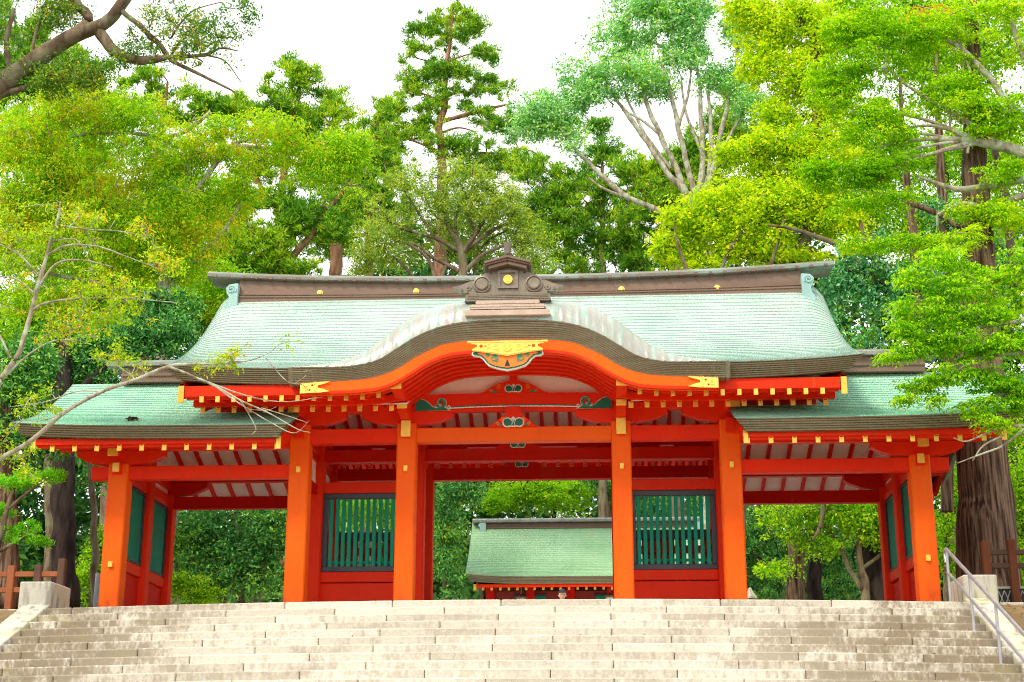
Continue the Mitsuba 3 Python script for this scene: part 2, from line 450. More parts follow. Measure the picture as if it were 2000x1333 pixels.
def balustrade(side, xin, label):
    t = thing('stair_balustrade', label, 'balustrade')
    x0, x1 = (xin - .53, xin) if side < 0 else (xin, xin + .53)
    zb = float(arch(xin))
    add('pedestal', cat(box(x0, x1, -1.15, -.22, zb - .1, .36, .018)), 'granite_block', t)
    d = np.array([0, -RUN, -RISE]); d /= np.linalg.norm(d)
    n = np.cross(EX, d) * -1
    if n[2] < 0:
        n = -n
    L = 11.2
    a0, a1 = (x0 + .1, xin + .01) if side < 0 else (xin - .01, x1 - .1)
    c = np.array([(a0 + a1) / 2, -1.16, zb + .10]) + d * L / 2 - n * .12
    for q in range(5):
        cc = np.array([(a0 + a1) / 2, -1.16, zb + .085]) + d * (L / 5 * (q + .5)) - n * .12
        add('coping', obox(cc, EX, d, n, (a1 - a0) / 2, L / 10 - .004, .12, .014), 'granite_block', t)
    xo = x0 if side < 0 else x1
    s = -1 if side < 0 else 1
    add('kerb', box(min(xo, xo + s * 1.9), max(xo, xo + s * 1.9), -1.0, -.72, zb - .3, zb + .03, .015), 'granite_block', t)
    return t


balustrade(-1, XL + .06, 'stone balustrade with granite block and sloping coping left of the stairs')
balustrade(1, XR - .03, 'stone balustrade with granite block and sloping coping right of the stairs, behind the handrail')

# steel handrail on the right
hr = thing('handrail', 'grey double steel tube handrail with posts at the right of the stairs', 'handrail')
slope = np.array([0, -RUN, -RISE])
HX = 6.95


def on_stair(k):                                               # height of the tread under the k-th nosing
    return np.array([HX, STAIR_Y - k * RUN, float(arch(HX)) - k * RISE])


top = [on_stair(-.15) + [0, .16, .62], on_stair(-.15) + [0, .20, .77], on_stair(-.1) + [0, .12, .83]] + [on_stair(k) + [0, .1, .83] for k in (.4, 1, 4, 8, 12, 18, 24, 29)]
add('top_rail', tube(smooth_line(top, 6), .028, 10), 'steel_rail', hr, smooth=50)
lowr = [on_stair(-.15) + [0, .14, .46]] + [on_stair(k) + [0, .1, .46] for k in (.3, 1, 4, 8, 12, 18, 24, 29)]
add('lower_rail', tube(smooth_line(lowr, 5), .024, 10), 'steel_rail', hr, smooth=50)
for k in (0, 4, 8, 12, 16, 20, 24, 28):
    b = on_stair(k) + [0, .12, 0]
    p_ = add('post', tube([b - [0, 0, .03], b + [0, 0, .45], b + [0, 0, .82]], .022, 10), 'steel_rail', hr, smooth=50)
    add('base_ring', lathe([(.0, .016), (.034, .014), (.036, 0)], b, 12), 'steel_rail', p_, smooth=40)

# ------------------------------------------------------------------ the gate
G = thing('shrine_gate', 'vermilion shrine gate with curved verdigris copper roof, gilded fittings and lower side wings', 'gate')
YC = 1.65
RED, SHADED = 'vermilion', 'vermilion_shaded'  # one paint; the second is its copy coloured as if in shade


def curve(xs, zs):
    from scipy.interpolate import PchipInterpolator
    f = PchipInterpolator(xs, zs, extrapolate=True)
    return lambda x: f(np.abs(np.asarray(x, float)))


# ---- main roof; the curved gable (karahafu) interrupts its front slope
k_top = curve([0, .7, 1.05, 1.35, 1.6, 1.85, 2.1, 2.35, 2.75, 3.6], [4.53, 4.50, 4.44, 4.34, 4.21, 4.05, 3.89, 3.81, 3.765, 3.765])
k_bot = curve([0, .74, 1.08, 1.35, 1.6, 1.85, 2.1, 2.4, 2.7, 3.5], [4.20, 4.185, 4.14, 4.03, 3.90, 3.74, 3.635, 3.57, 3.545, 3.51])
b_bot = curve([0, .6, .8, .95, 1.3, 1.6, 1.95, 2.2, 2.76, 3.5], [3.985, 3.98, 3.968, 3.945, 3.82, 3.63, 3.44, 3.37, 3.335, 3.33])
k_rise = curve([0, .7, 1.4, 1.75, 2.0, 2.2, 2.4, 2.75, 3.1, 3.6], [.52, .52, .56, .57, .54, .47, .36, .20, .09, .02])


def under_gable(q):
    x = np.abs(q[:, 0])
    return ~((x < 2.75) & (q[:, 2] < k_top(x) + k_rise(x) - .03))


def z_main(d):                                                 # d = distance from the eave towards the ridge
    u = np.asarray(d) / 2.9
    return 3.775 + 2.12 * (.56 * u + .44 * u * u)


def main_roof_z(x, d):
    ax = np.abs(x)
    zm = z_main(d)
    zv = 3.775 + .36 * d + .035 * d * d
    s = np.clip((ax - 5.12) / .73, 0, 1)
    r = 1 - (1 - s ** 2.4) ** (1 / 2.4)
    return zm - np.maximum(zm - zv, 0) * r + .12 * (ax / 5.85) ** 5 * np.clip(1 - d / 2.4, 0, 1) ** 2


def courses(zfun, half_x, span, n, lip, xs, name, m, parent, keep=None):
    """A roof slope laid in n overlapping courses, front and back."""
    for back in (0, 1):
        rows = []
        for i in range(n):
            for dd, o in ((span * (1 - i / n) + (.012 if i else 0), -.001), (span * (1 - (i + 1) / n), lip), (span * (1 - (i + 1) / n) + .001, lip - .006)):
                d = np.full_like(xs, dd)
                y = YC - span + dd
                if back:
                    y = 2 * YC - y
                z = zfun(xs, d) + o
                rows.append(np.stack([xs, np.full_like(xs, y), z], -1))
        g = grid(np.array(rows))
        if keep is not None and not back:
            q = g[0][g[1]].mean(1)
            g = g[0], g[1][keep(q)]
        add(name, flip(g) if not back else g, m, parent, smooth=30)


def fascia(top, inset, thick, layers, name, m, parent, flipped=False, wob=0.0):
    """Layered eave edge: top (N, 3) outer line, inset (N, 3) the total way its bottom lies inwards."""
    rows = []
    for j in range(layers):
        for t, o in ((j / layers, 0.0), ((j + .70) / layers, 0.0), ((j + .70) / layers, .22), ((j + 1.0) / layers, .22)):
            rows.append(top + inset * (t + o) - EZ * thick * t)
    g = grid(np.array(rows))
    return add(name, flip(g) if flipped else g, m, parent, smooth=20)


xs = np.unique(np.concatenate([np.linspace(-5.85, -4.9, 34), np.linspace(-4.9, 4.9, 61), np.linspace(4.9, 5.85, 34)]))
MR = add('main_roof', box(-5.0, 5.0, YC - .6, YC + .6, 5.0, 5.5, .02), 'eave_copper', G)
courses(main_roof_z, 5.85, 3.25, 34, .013, xs, 'copper_slope', 'patina_main', MR, under_gable)
for sgn, yy, xa in ((-1, YC - 3.25, xs[xs < -3.2]), (-1, YC - 3.25, xs[xs > 3.2]), (1, YC + 3.25, xs)):
    topl = np.stack([xa, np.full_like(xa, yy), main_roof_z(xa, 0 * xa) + .017], -1)
    ins = np.stack([-xa / 5.85 * .30, np.full_like(xa, -sgn * .14), 0 * xa], -1)
    fascia(topl, ins, .255, 8, 'eave_edge', 'eave_copper', MR, sgn < 0)
    b0 = topl + ins * 1.09 - EZ * .255
    b1 = b0 + np.stack([0 * xa, np.full_like(xa, -sgn * .30), 0 * xa + .05], -1)
    add('eave_underside', grid(np.array([b0, b1])), 'eave_copper', MR)
dd = np.linspace(0, 3.25, 30)
for sx in (-1, 1):
    ys = np.concatenate([YC - 3.25 + dd, (YC + 3.25 - dd)[::-1][1:]])
    zz = main_roof_z(np.full_like(dd, 5.85), dd)
    zz = np.concatenate([zz, zz[::-1][1:]])
    topl = np.stack([np.full_like(ys, sx * 5.85), ys, zz + .017], -1)
    ins = np.stack([np.full_like(ys, -sx * .30), -(ys - YC) / 3.25 * .14, 0 * ys], -1)
    fascia(topl, ins, .255, 8, 'verge_edge', 'eave_copper', MR, sx > 0)
    b0 = topl + ins * 1.09 - EZ * .255
    b1 = b0 + np.stack([np.full_like(ys, -sx * .45), 0 * ys, 0 * ys + .02], -1)
    add('verge_underside', grid(np.array([b0, b1])), 'eave_copper', MR)


def ridge_box(half, zb, ztop, ends, capw, sag, parent, n_tiles, stud_px=None, mats=('ridge_copper', 'ridge_cap')):
    """Box ridge: two mouldings, a dark upper board and a capped top with clips, hollow-curved towards both ends."""
    x = np.linspace(-half, half, 41)
    lift = sag * (np.abs(x) / half) ** 2.4
    def strip(y0, z0, y1, z1):
        return [np.stack([x, np.full_like(x, YC + s * yy), zz + lift * (zz > z0_all + .02)], -1) for s, yy, zz in ((-1, y0, z0), (-1, y1, z1))]
    z0_all = zb
    H = ztop - zb
    prof = [(.335, 0), (.335, .26), (.355, .27), (.355, .32), (.30, .33), (.30, .385), (.315, .39), (.315, .42), (.27, .43), (.26, 1.0)]
    rows = []
    for sgn in (-1, 1):
        rows.append([np.stack([x, np.full_like(x, YC + sgn * yy), zb + H * zz + lift * zz], -1) for yy, zz in prof])
    a, b = grid(np.array(rows[0])), grid(np.array(rows[1]))
    rd = add('ridge', cat(flip(a), b), mats[0], parent, smooth=25)
    e = []
    for sx in (-1, 1):
        lf = sag
        pts = [(YC - yy, zb + H * zz + lf * zz) for yy, zz in prof] + [(YC + yy, zb + H * zz + lf * zz) for yy, zz in prof[::-1]]
        e.append(prism_x(pts, sx * half - .02 * sx, sx * half))
    add('ridge_end', cat(*e), mats[0], parent)
    # cap
    xc = np.linspace(-ends, ends, 61)
    lc = sag * (np.abs(xc) / half) ** 2.4
    cp = [(-capw + .02, -.012), (-capw, .0), (-capw, .05), (-capw + .035, .075), (-capw * .62, .135), (-capw * .3, .165), (0, .175), (capw * .3, .165), (capw * .62, .135), (capw - .035, .075), (capw, .05), (capw, 0), (capw - .02, -.012), (-capw + .02, -.012)]
    rows = [np.stack([xc, np.full_like(xc, YC + q), ztop + h + lc], -1) for q, h in cp]
    add('ridge_cap', flip(grid(np.array(rows))), mats[1], parent, smooth=35)
    ee = []
    for sx in (-1, 1):
        ee.append(prism_x([(YC + q, ztop + h + sag * (ends / half) ** 2.4) for q, h in cp[:-1]], sx * (ends - .015), sx * (ends + .002)))
    add('cap_end', cat(*ee), mats[1], parent)
    cl = []
    for i in range(n_tiles):
        q = -ends + .15 + (2 * ends - .3) * i / (n_tiles - 1)
        lq = sag * (abs(q) / half) ** 2.4
        cl.append(box(q - .035, q + .035, YC - capw - .014, YC - capw + .05, ztop - .022 + lq, ztop + .030 + lq, .006))
    k = add('cap_clip', cat(*cl), 'ridge_copper', parent)
    labels[k] = {'label': 'row of small dark clips along the ridge cap', 'kind': 'stuff'}


ridge_box(5.30, 5.86, 6.27, 5.91, .36, .14, MR, 44)
for px, py in ((625, 573), (813, 570), (1214, 566), (1401, 563)):
    q = at(px, py, YC - .272)
    add('stud', lathe([(0, .045), (.030, .042), (.042, .022), (.058, .016), (.06, 0)], [q[0], q[1], q[2]], 18, 'y'), 'gold_bright', MR, smooth=35)


def spiral(c, r0, r1, turns, th, y0, y1, start=0.0, sgn=1, n=60):
    """A spiral band in the XZ plane."""
    a = np.linspace(0, 2 * np.pi * turns, n)
    r = r0 + (r1 - r0) * a / a[-1]
    o = np.stack([c[0] + sgn * (r + th / 2) * np.cos(a + start), c[1] + (r + th / 2) * np.sin(a + start)], -1)
    i = np.stack([c[0] + sgn * (r - th / 2) * np.cos(a + start), c[1] + (r - th / 2) * np.sin(a + start)], -1)
    return prism(np.vstack([o, i[::-1]]), y0, y1)


for sx in (-1, 1):                                             # scroll brackets under the ridge ends
    x0 = sx * 5.30
    def mx(pts):
        return [(x0 + sx * a, b) for a, b in pts]
    body = mx([(-.01, 5.74), (.20, 5.70), (.23, 5.80), (.17, 5.90), (.15, 6.0), (.20, 6.08), (.22, 6.18), (.15, 6.25), (-.01, 6.27)])
    t = [prism(body, YC - .42, YC - .30)]
    t.append(spiral((x0 + sx * .11, 6.15), .02, .085, 1.6, .028, YC - .445, YC - .42, 0, sx))
    t.append(prism(mx([(.0, 5.745), (.21, 5.705), (.22, 5.76), (.0, 5.80)]), YC - .445, YC - .42))
    t.append(prism(mx([(-.01, 5.72), (.1, 5.72), (.1, 6.27), (-.01, 6.27)]), YC - .30, YC + .3))
    add('scroll_bracket', cat(*t), 'scroll_copper', MR)

# ---- curved gable (karahafu) in the middle of the front eave
KY = -1.75
CG = add('curved_gable', box(-.2, .2, -.6, .9, 4.5, 4.72, .02), 'ridge_copper', G)
kx = np.linspace(-3.62, 3.62, 241)
rows = []
for a in np.linspace(0, 1, 13):
    ang = a * np.pi / 2
    rows.append(np.stack([kx, KY + .62 * (1 - np.cos(ang)) * np.minimum(1, .25 + k_rise(kx) / .5), k_top(kx) + k_rise(kx) * np.sin(ang)], -1))
ye = rows[-1][:, 1]
for a in np.linspace(0, 1, 9)[1:]:
    rows.append(np.stack([kx, ye + (1.3 - ye) * a, rows[12][:, 2] + .02 * a], -1))
# standing seams of the rolled sheets
seam = .006 * np.clip(1 - np.abs(((kx * 7.2) % 1) - .5) / .16, 0, 1)
for r in rows[:13]:
    r[:, 2] += seam * 2.0
    r[:, 1] -= seam * 2.2
add('rolled_copper', flip(grid(np.array(rows))), 'roll_copper', CG, smooth=30)
topl = np.stack([kx, np.full_like(kx, KY - .004), k_top(kx)], -1)
rows = []
LAY = 9
for j in range(LAY):
    for t, o in ((j / LAY, 0.0), ((j + .72) / LAY, 0.0), ((j + .72) / LAY, .030), ((j + 1.0) / LAY, .030)):
        z = k_top(kx) * (1 - t) + k_bot(kx) * t
        rows.append(np.stack([kx * (1 - .022 * t), np.full_like(kx, KY - .012) + .10 * t + o, z], -1))
add('eave_edge', flip(grid(np.array(rows))), 'eave_copper', CG, smooth=20)
u0 = rows[-1]
u1 = u0 + [0, .9, .06]
add('eave_underside', grid(np.array([u0, u1])), 'eave_copper', CG)
for sx in (-1, 1):
    i = 0 if sx < 0 else -1
    pts = [(KY - .012, k_top(3.62)), (KY + .09, k_bot(3.54)), (KY + .6, k_bot(3.54)), (KY + .6, k_top(3.62) + .02)]
    v, f = prism_x(pts, sx * 3.55, sx * 3.62)
    add('edge_end', (v, f), 'eave_copper', CG)


def band(x, zt, zb, y0, y1):
    """Solid band between two curves over x, from y0 (front) to y1."""
    P = np.array([np.stack([x, np.full_like(x, y), z], -1) for y, z in ((y0, zb), (y0, zt), (y1, zt), (y1, zb), (y0, zb))])
    v, f = grid(P)
    e = []
    for i in (0, len(x) - 1):
        q = P[:4, i]
        e.append((q, np.array([[0, 1, 2], [0, 2, 3]] if i == 0 else [[0, 2, 1], [0, 3, 2]])))
    return cat((v, f[:, ::-1]), *e)


bx = np.linspace(-3.42, 3.42, 161)
add('bargeboard', band(bx, k_bot(bx) + .03, b_bot(bx), -1.66, -1.52), 'vermilion_lit', CG, smooth=30)
add('bargeboard_fillet', band(bx, b_bot(bx) + .045, b_bot(bx) - .004, -1.675, -1.60), RED, CG, smooth=30)
rib = curve([0, .6, .95, 1.3, 1.6, 1.84], [3.99, 3.975, 3.93, 3.80, 3.60, 3.44])
rx = np.linspace(-1.84, 1.84, 81)
for i, y in enumerate((-1.38, -1.12, -.86, -.60, -.34, -.10)):
    add('curved_rib', band(rx, rib(rx) + .17, rib(rx) + .035 + .004 * i, y, y + .10), RED, CG, smooth=30)
add('curved_ceiling', band(rx, rib(rx) + .20, rib(rx) + .165, -1.52, .3), SHADED, CG, smooth=30)
add('gable_panel', band(np.linspace(-1.78, 1.78, 61), rib(np.linspace(-1.78, 1.78, 61)) + .16, np.full(61, 3.62), .10, .16), 'plaster', CG)


def px_poly(pts, Y):
    return [tuple(at(x, y, Y)[[0, 2]]) for x, y in pts]


def z2(pts):                                                   # measured in an enlarged view of the gable
    return [(740 + x / 3.808, 600 + y / 3.808) for x, y in pts]


def sym(pts, cx=0.0):
    """Half outline (x >= 0, top to bottom) mirrored about x = cx."""
    return [(cx + a, b) for a, b in pts] + [(cx - a, b) for a, b in pts[::-1]]


# gilded plate and pendant at the top of the gable
from shapely.geometry import Polygon, Point, LineString
from shapely.ops import unary_union
from shapely import affinity
oc = add('gable_pendant', prism(sym([(0, 3.96), (.28, 4.0), (.575, 3.985), (.59, 3.945), (.55, 3.915), (.46, 3.905), (.40, 3.86), (.36, 3.80), (.30, 3.745), (.22, 3.715), (.14, 3.69), (.0, 3.665)]), -1.74, -1.665), 'paint_white', CG)
add('pendant_green', prism(sym([(0, 3.96), (.28, 4.0), (.560, 3.978), (.572, 3.952), (.54, 3.928), (.45, 3.918), (.385, 3.865), (.345, 3.808), (.29, 3.760), (.21, 3.728), (.13, 3.705), (.0, 3.685)]), -1.752, -1.74), 'paint_green', CG)
add('pendant_orange', prism(sym([(0, 3.95), (.25, 3.98), (.46, 3.97), (.50, 3.945), (.42, 3.925), (.36, 3.87), (.31, 3.80), (.27, 3.768), (.20, 3.742), (.12, 3.722), (.0, 3.705)]), -1.764, -1.752), 'paint_orange', CG)
for sx in (-1, 1):
    add('pendant_scroll', cat(spiral((sx * .215, 3.865), .022, .062, 1.5, .018, -1.775, -1.762, 1.2, sx), spiral((sx * .33, 3.925), .012, .03, 1.2, .012, -1.775, -1.762, 0, -sx)), 'lattice_green', CG)
add('pendant_wedge', prism([(-.04, 3.735), (.04, 3.735), (.028, 3.78), (0, 3.845), (-.028, 3.78)], -1.776, -1.762), 'black_wood', CG)
plate = Polygon(sym([(0, 4.155), (.40, 4.15), (.66, 4.158), (.655, 4.125), (.60, 4.122), (.585, 4.10), (.54, 4.105), (.50, 4.06), (.53, 4.04), (.58, 4.015), (.575, 3.985), (.36, 3.955), (.0, 3.895)]))
holes = []
for sx in (-1, 1):
    holes += [Point(sx * .43, 4.065).buffer(.030), Polygon([(sx * .50, 4.10), (sx * .56, 4.075), (sx * .50, 4.05)]), Polygon([(sx * .345, 4.045), (sx * .39, 4.065), (sx * .345, 4.085)])]
plate = plate.difference(unary_union(holes))
gp = add('gilded_plate', prism(plate, -1.80, -1.766), 'gold_bright', CG)
labels[gp] = {'label': 'pierced gilded plate with a round boss at the top of the curved gable'}
det = [lathe([(0, .030), (.035, .026), (.045, .012), (.055, .012), (.062, .026), (.075, .026), (.082, 0)], [0, -1.80, 4.045], 28, 'y')]
for sx in (-1, 1):
    det.append(spiral((sx * .19, 4.045), .018, .062, 1.7, .016, -1.816, -1.80, .5, sx))
    det.append(spiral((sx * .30, 4.075), .012, .04, 1.5, .012, -1.814, -1.80, 2.0, -sx))
    det.append(spiral((sx * .33, 3.99), .010, .03, 1.5, .010, -1.814, -1.80, 2.0, -sx))
    det.append(prism(LineString([(sx * .02, 3.925), (sx * .35, 3.982), (sx * .56, 4.002)]).buffer(.011), -1.815, -1.80))
    det.append(prism(LineString([(sx * .0, 4.138), (sx * .40, 4.134), (sx * .63, 4.142)]).buffer(.009), -1.815, -1.80))
add('plate_relief', cat(*det), 'gold_bright', CG, smooth=30)
for sx in (-1, 1):                                             # gilded ends of the bargeboard
    s = sx
    pts = [(s * 3.42, 3.50), (s * 3.05, 3.525), (s * 2.93, 3.53), (s * 3.02, 3.495), (s * 3.12, 3.47), (s * 3.13, 3.43), (s * 3.02, 3.40), (s * 2.93, 3.365), (s * 3.1, 3.345), (s * 3.42, 3.335)]
    pl = Polygon(pts).difference(unary_union([Point(s * 3.22, 3.47).buffer(.018), Point(s * 3.26, 3.39).buffer(.016)]))
    k = add('bargeboard_fitting', prism(pl, -1.70, -1.672), 'gold_bright', CG)
    add('fitting_relief', cat(spiral((s * 3.32, 3.42), .012, .05, 1.6, .012, -1.714, -1.70, 0, s), spiral((s * 3.17, 3.50), .008, .022, 1.3, .008, -1.712, -1.70, 0, s), spiral((s * 3.17, 3.375), .008, .022, 1.3, .008, -1.712, -1.70, 2, s)), 'gold_bright', CG)

# ridge-end ornament over the gable
OY = -1.62
ON = add('ridge_ornament', cat(prism([(-.72, 4.90), (.72, 4.90), (.70, 5.02), (-.70, 5.02)], OY - .02, OY + .5), box(-.66, .66, OY - .03, OY + .45, 4.995, 5.045, .01)), 'ornament_copper', G)
lay = []
for i in range(5):
    z = 4.885 + i * .031
    lay.append(box(-.685 + .006 * i, .685 - .006 * i, OY - .045 + .004 * i, OY + .4, z, z + .024, .005))
add('ornament_base', cat(*lay), 'ornament_copper', ON)
for i, (hw, z0, z1, yy) in enumerate(((.54, 4.80, 4.885, OY - .10), (.63, 4.69, 4.80, OY - .16), (.71, 4.57, 4.69, OY - .20))):
    z0, z1 = z0 + .012, z1 - .010
    pl = Polygon([(-hw, z0), (hw, z0), (hw, z1), (-hw, z1)]).buffer(-.045).buffer(.045)
    pl = unary_union([pl, Polygon([(-hw, (z0 + z1) / 2), (hw, (z0 + z1) / 2), (hw - .03, z1), (-hw + .03, z1)])])
    add('base_tray', cat(prism(pl, yy, yy + .6), prism(LineString([(-hw + .03, z0 + .018), (hw - .03, z0 + .018)]).buffer(.014), yy - .012, yy)), 'tray_copper', ON)
add('ridge_stub', box(-.5, .5, OY + .4, 1.2, 4.75, 5.10, .03), 'ridge_copper', ON)
add('body_panel', prism([(-.30, 5.045), (.30, 5.045), (.33, 5.2), (.28, 5.35), (.26, 5.42), (-.26, 5.42), (-.28, 5.35), (-.33, 5.2)], OY, OY + .3), 'ornament_copper', ON)
fr = Polygon([(-.17, 5.11), (.17, 5.11), (.17, 5.43), (-.17, 5.43)]).difference(Polygon([(-.125, 5.15), (.125, 5.15), (.125, 5.385), (-.125, 5.385)]))
add('panel_frame', prism(fr, OY - .035, OY), 'ornament_copper', ON)
sl = [lathe([(0, .030), (.058, .030), (.064, .040), (.076, .040), (.082, 0)], [0, OY, 5.265], 26, 'y')]
for z in (5.235, 5.265, 5.295):
    sl.append(box(-.036, .036, OY - .040, OY - .028, z - .007, z + .007, .002))
sl.append(box(-.007, .007, OY - .040, OY - .028, 5.235, 5.31, .002))
k = add('crest_disc', cat(*sl), 'gold_bright', ON, smooth=30)
labels[k] = {'label': 'round gilded crest disc in the ridge ornament'}
for sx in (-1, 1):
    sh = Point(sx * .435, 5.19).buffer(.150)
    sh = sh.union(Polygon([(sx * .2, 5.045), (sx * .52, 5.045), (sx * .575, 5.2), (sx * .53, 5.31), (sx * .42, 5.375), (sx * .33, 5.40), (sx * .24, 5.36)]))
    add('volute', cat(prism(sh, OY - .005, OY + .26), lathe([(0, .050), (.085, .055), (.10, .045), (.105, .02), (.115, .02), (.125, .045), (.145, .04), (.152, 0)], [sx * .435, OY, 5.185], 28, 'y')), 'ornament_copper', ON, smooth=30)
    fin = [(sx * .53, 5.05), (sx * .70, 5.045), (sx * .80, 5.06), (sx * .83, 5.10), (sx * .90, 5.135), (sx * .93, 5.155), (sx * .85, 5.17), (sx * .77, 5.19), (sx * .69, 5.225), (sx * .60, 5.26), (sx * .55, 5.24)]
    add('fin', cat(prism(fin, OY - .01, OY + .14), spiral((sx * .66, 5.125), .015, .05, 1.5, .02, OY - .03, OY - .01, 0, sx), spiral((sx * .77, 5.105), .008, .028, 1.3, .014, OY - .025, OY - .01, 0, sx)), 'ornament_copper', ON)
    a, b = np.array([0, 0, 5.575]), np.array([sx * .40, 0, 5.475])
    add('roof_plate', cat(bar(a + [0, OY + .08, 0], b + [0, OY + .08, 0], .52, .035), bar(a + [0, OY + .08, .04], b * [.97, 1, 1] + [0, OY + .08, .035], .58, .04), bar(a + [0, OY + .02, -.05], b * [.8, 1, 1] + [0, OY + .02, -.035], .34, .06)), 'ridge_copper', ON)
add('neck', box(-.30, .30, OY + .0, OY + .3, 5.40, 5.50, .01), 'ornament_copper', ON)
add('finial', tube([[0, OY + .2, 5.58], [0, OY + .02, 5.62], [0, OY - .06, 5.72], [0, OY - .09, 5.90]], [.055, .058, .058, .062], 12), 'ornament_copper', ON, smooth=40)

# ---- soffits, rafters and eave boards
cap_mat = 'gold'


def soffit(x0, x1, zr, slope, spacing, y_end, y_ridge, parent, w=.065, h=.082, skip=None, first=None):
    """White boards between red rafters under both slopes; gilded rafter ends."""
    n = int(round((x1 - x0) / spacing))
    pos = x0 + (np.arange(n + 1)) * (x1 - x0) / n
    for back in (0, 1):
        f = (lambda y: y) if not back else (lambda y: 2 * YC - y)
        for i, x in enumerate(pos):
            if not (skip and skip(x) and not back):
                a, b = [x, f(y_end), zr], [x, f(y_ridge), zr + slope * (y_ridge - y_end)]
                r = add('rafter', bar(a, b, w, h), SHADED if back else RED, parent)
                yy = f(y_end)
                add('rafter_cap', box(x - w / 2 - .008, x + w / 2 + .008, min(yy - .008, yy + .022), max(yy + .008, yy - .022) , zr - h / 2 - .022, zr + h / 2 + .010, .004), cap_mat, r)
            if i < n:
                y0 = y_end + (.03 if not (skip and skip(x) and not back) else 1.9)
                xa, xb = x + .002, pos[i + 1] - .002
                z = lambda y: zr + slope * (y - y_end) + h / 2 + .004
                P = np.array([[[xa, f(y0), z(y0)], [xb, f(y0), z(y0)]], [[xa, f(y_ridge), z(y_ridge)], [xb, f(y_ridge), z(y_ridge)]]])
                g = grid(np.array([P[0], P[1], P[1] + [0, 0, .02], P[0] + [0, 0, .02], P[0]]))
                add('soffit_board', g, 'plaster', parent)


S = add('rafter_frame', box(-5.3, 5.3, YC - .12, YC + .12, 4.02, 4.18, .01), SHADED, G)     # ridge purlin carrying the rafters
soffit(-5.265, 5.265, 3.305, .36, .27, -.80, YC, S, skip=lambda x: abs(x) < 1.86)
n = 39
for i, x in enumerate(-5.13 + .27 * np.arange(39)):
    if abs(x) < 1.95:
        continue
    lift = float(np.clip(b_bot(x) - 3.335, 0, .2)) if abs(x) < 3.3 else 0.0
    for back in (0, 1):
        f = (lambda y: y) if not back else (lambda y: 2 * YC - y)
        lf = 0 if back else lift
        za, zb_ = (3.335 + lf, 3.50 + lf) if not back else (3.10, 3.42)
        r = add('flying_rafter', bar([x, f(-1.40), za], [x, f(-.55), zb_], .062 if not back else .075, .08), RED, S)
        ye_ = f(-1.40)
        add('rafter_cap', box(x - .036, x + .036, min(ye_, ye_ - (.022 if not back else -.022)), max(ye_, ye_ + (.022 if back else -.022)) + 1e-3, za - .058, za + .046, .004), cap_mat if not back else RED, r)
for back in (0, 1):
    f = (lambda y: y) if not back else (lambda y: 2 * YC - y)
    for a, b in (((-5.42, -1.86), (1.86, 5.42)) if not back else ((-5.42, 5.42),)):
        xx = np.linspace(a, b, 30)
        lf = np.where(np.abs(xx) < 3.3, np.clip(b_bot(xx) - 3.335, 0, .2), 0) * (0 if back else 1)
        ya, yb = sorted((f(-1.42), f(-1.28)))
        add('eave_board', band(xx, np.full_like(xx, 3.56) + lf, (3.382 if not back else 3.15) + lf, ya, yb), RED, S)
        ya, yb = sorted((f(-1.30), f(-1.24)))
        add('eave_fillet', band(xx, 3.41 + lf, 3.36 + lf, ya, yb), RED, S)
        ya, yb = sorted((f(-.86), f(-.74)))
        add('inner_eave_board', band(xx, 3.46 + lf * .7, 3.352 + lf * .5, ya, yb), RED, S)
        P = np.array([np.stack([xx, 0 * xx + f(-1.30), 3.39 + lf], -1), np.stack([xx, 0 * xx + f(-.75), 3.505 + lf], -1)])
        add('flying_soffit', grid(P), RED, S)
# verge boards
for sx in (-1, 1):
    for back in (0, 1):
        f = (lambda y: y) if not back else (lambda y: 2 * YC - y)
        yy = np.linspace(-1.42, YC, 24)
        d = yy - (YC - 3.25)
        zt = 3.775 + .36 * d + .035 * d * d - .245
        zb = zt - .27
        P = np.array([np.stack([0 * yy + x, f(yy), z], -1) for x, z in ((sx * 5.44, zb), (sx * 5.44, zt), (sx * 5.52, zt), (sx * 5.52, zb), (sx * 5.44, zb))])
        vb = add('verge_board', grid(P), RED, S)
        ye_ = f(-1.42)
        if not back:
            add('verge_cap', box(sx * 5.48 - .048, sx * 5.48 + .048, ye_ - .014, ye_ + .02, 3.27, 3.565, .005), 'gold', vb)
        P = np.array([np.stack([0 * yy + sx * 5.28, f(yy), zb + .10], -1), np.stack([0 * yy + sx * 5.44, f(yy), zb + .16], -1)])
        add('verge_soffit', grid(P), SHADED, S)

# ---- wings
def wing_z(x, d):
    u = np.asarray(d) / 2.8
    return 2.945 + 1.50 * (.62 * u + .38 * u * u) + .09 * (np.clip((np.abs(x) - 3.7) / 4.8, 0, 1)) ** 4 * np.clip(1 - d / 2.2, 0, 1) ** 2


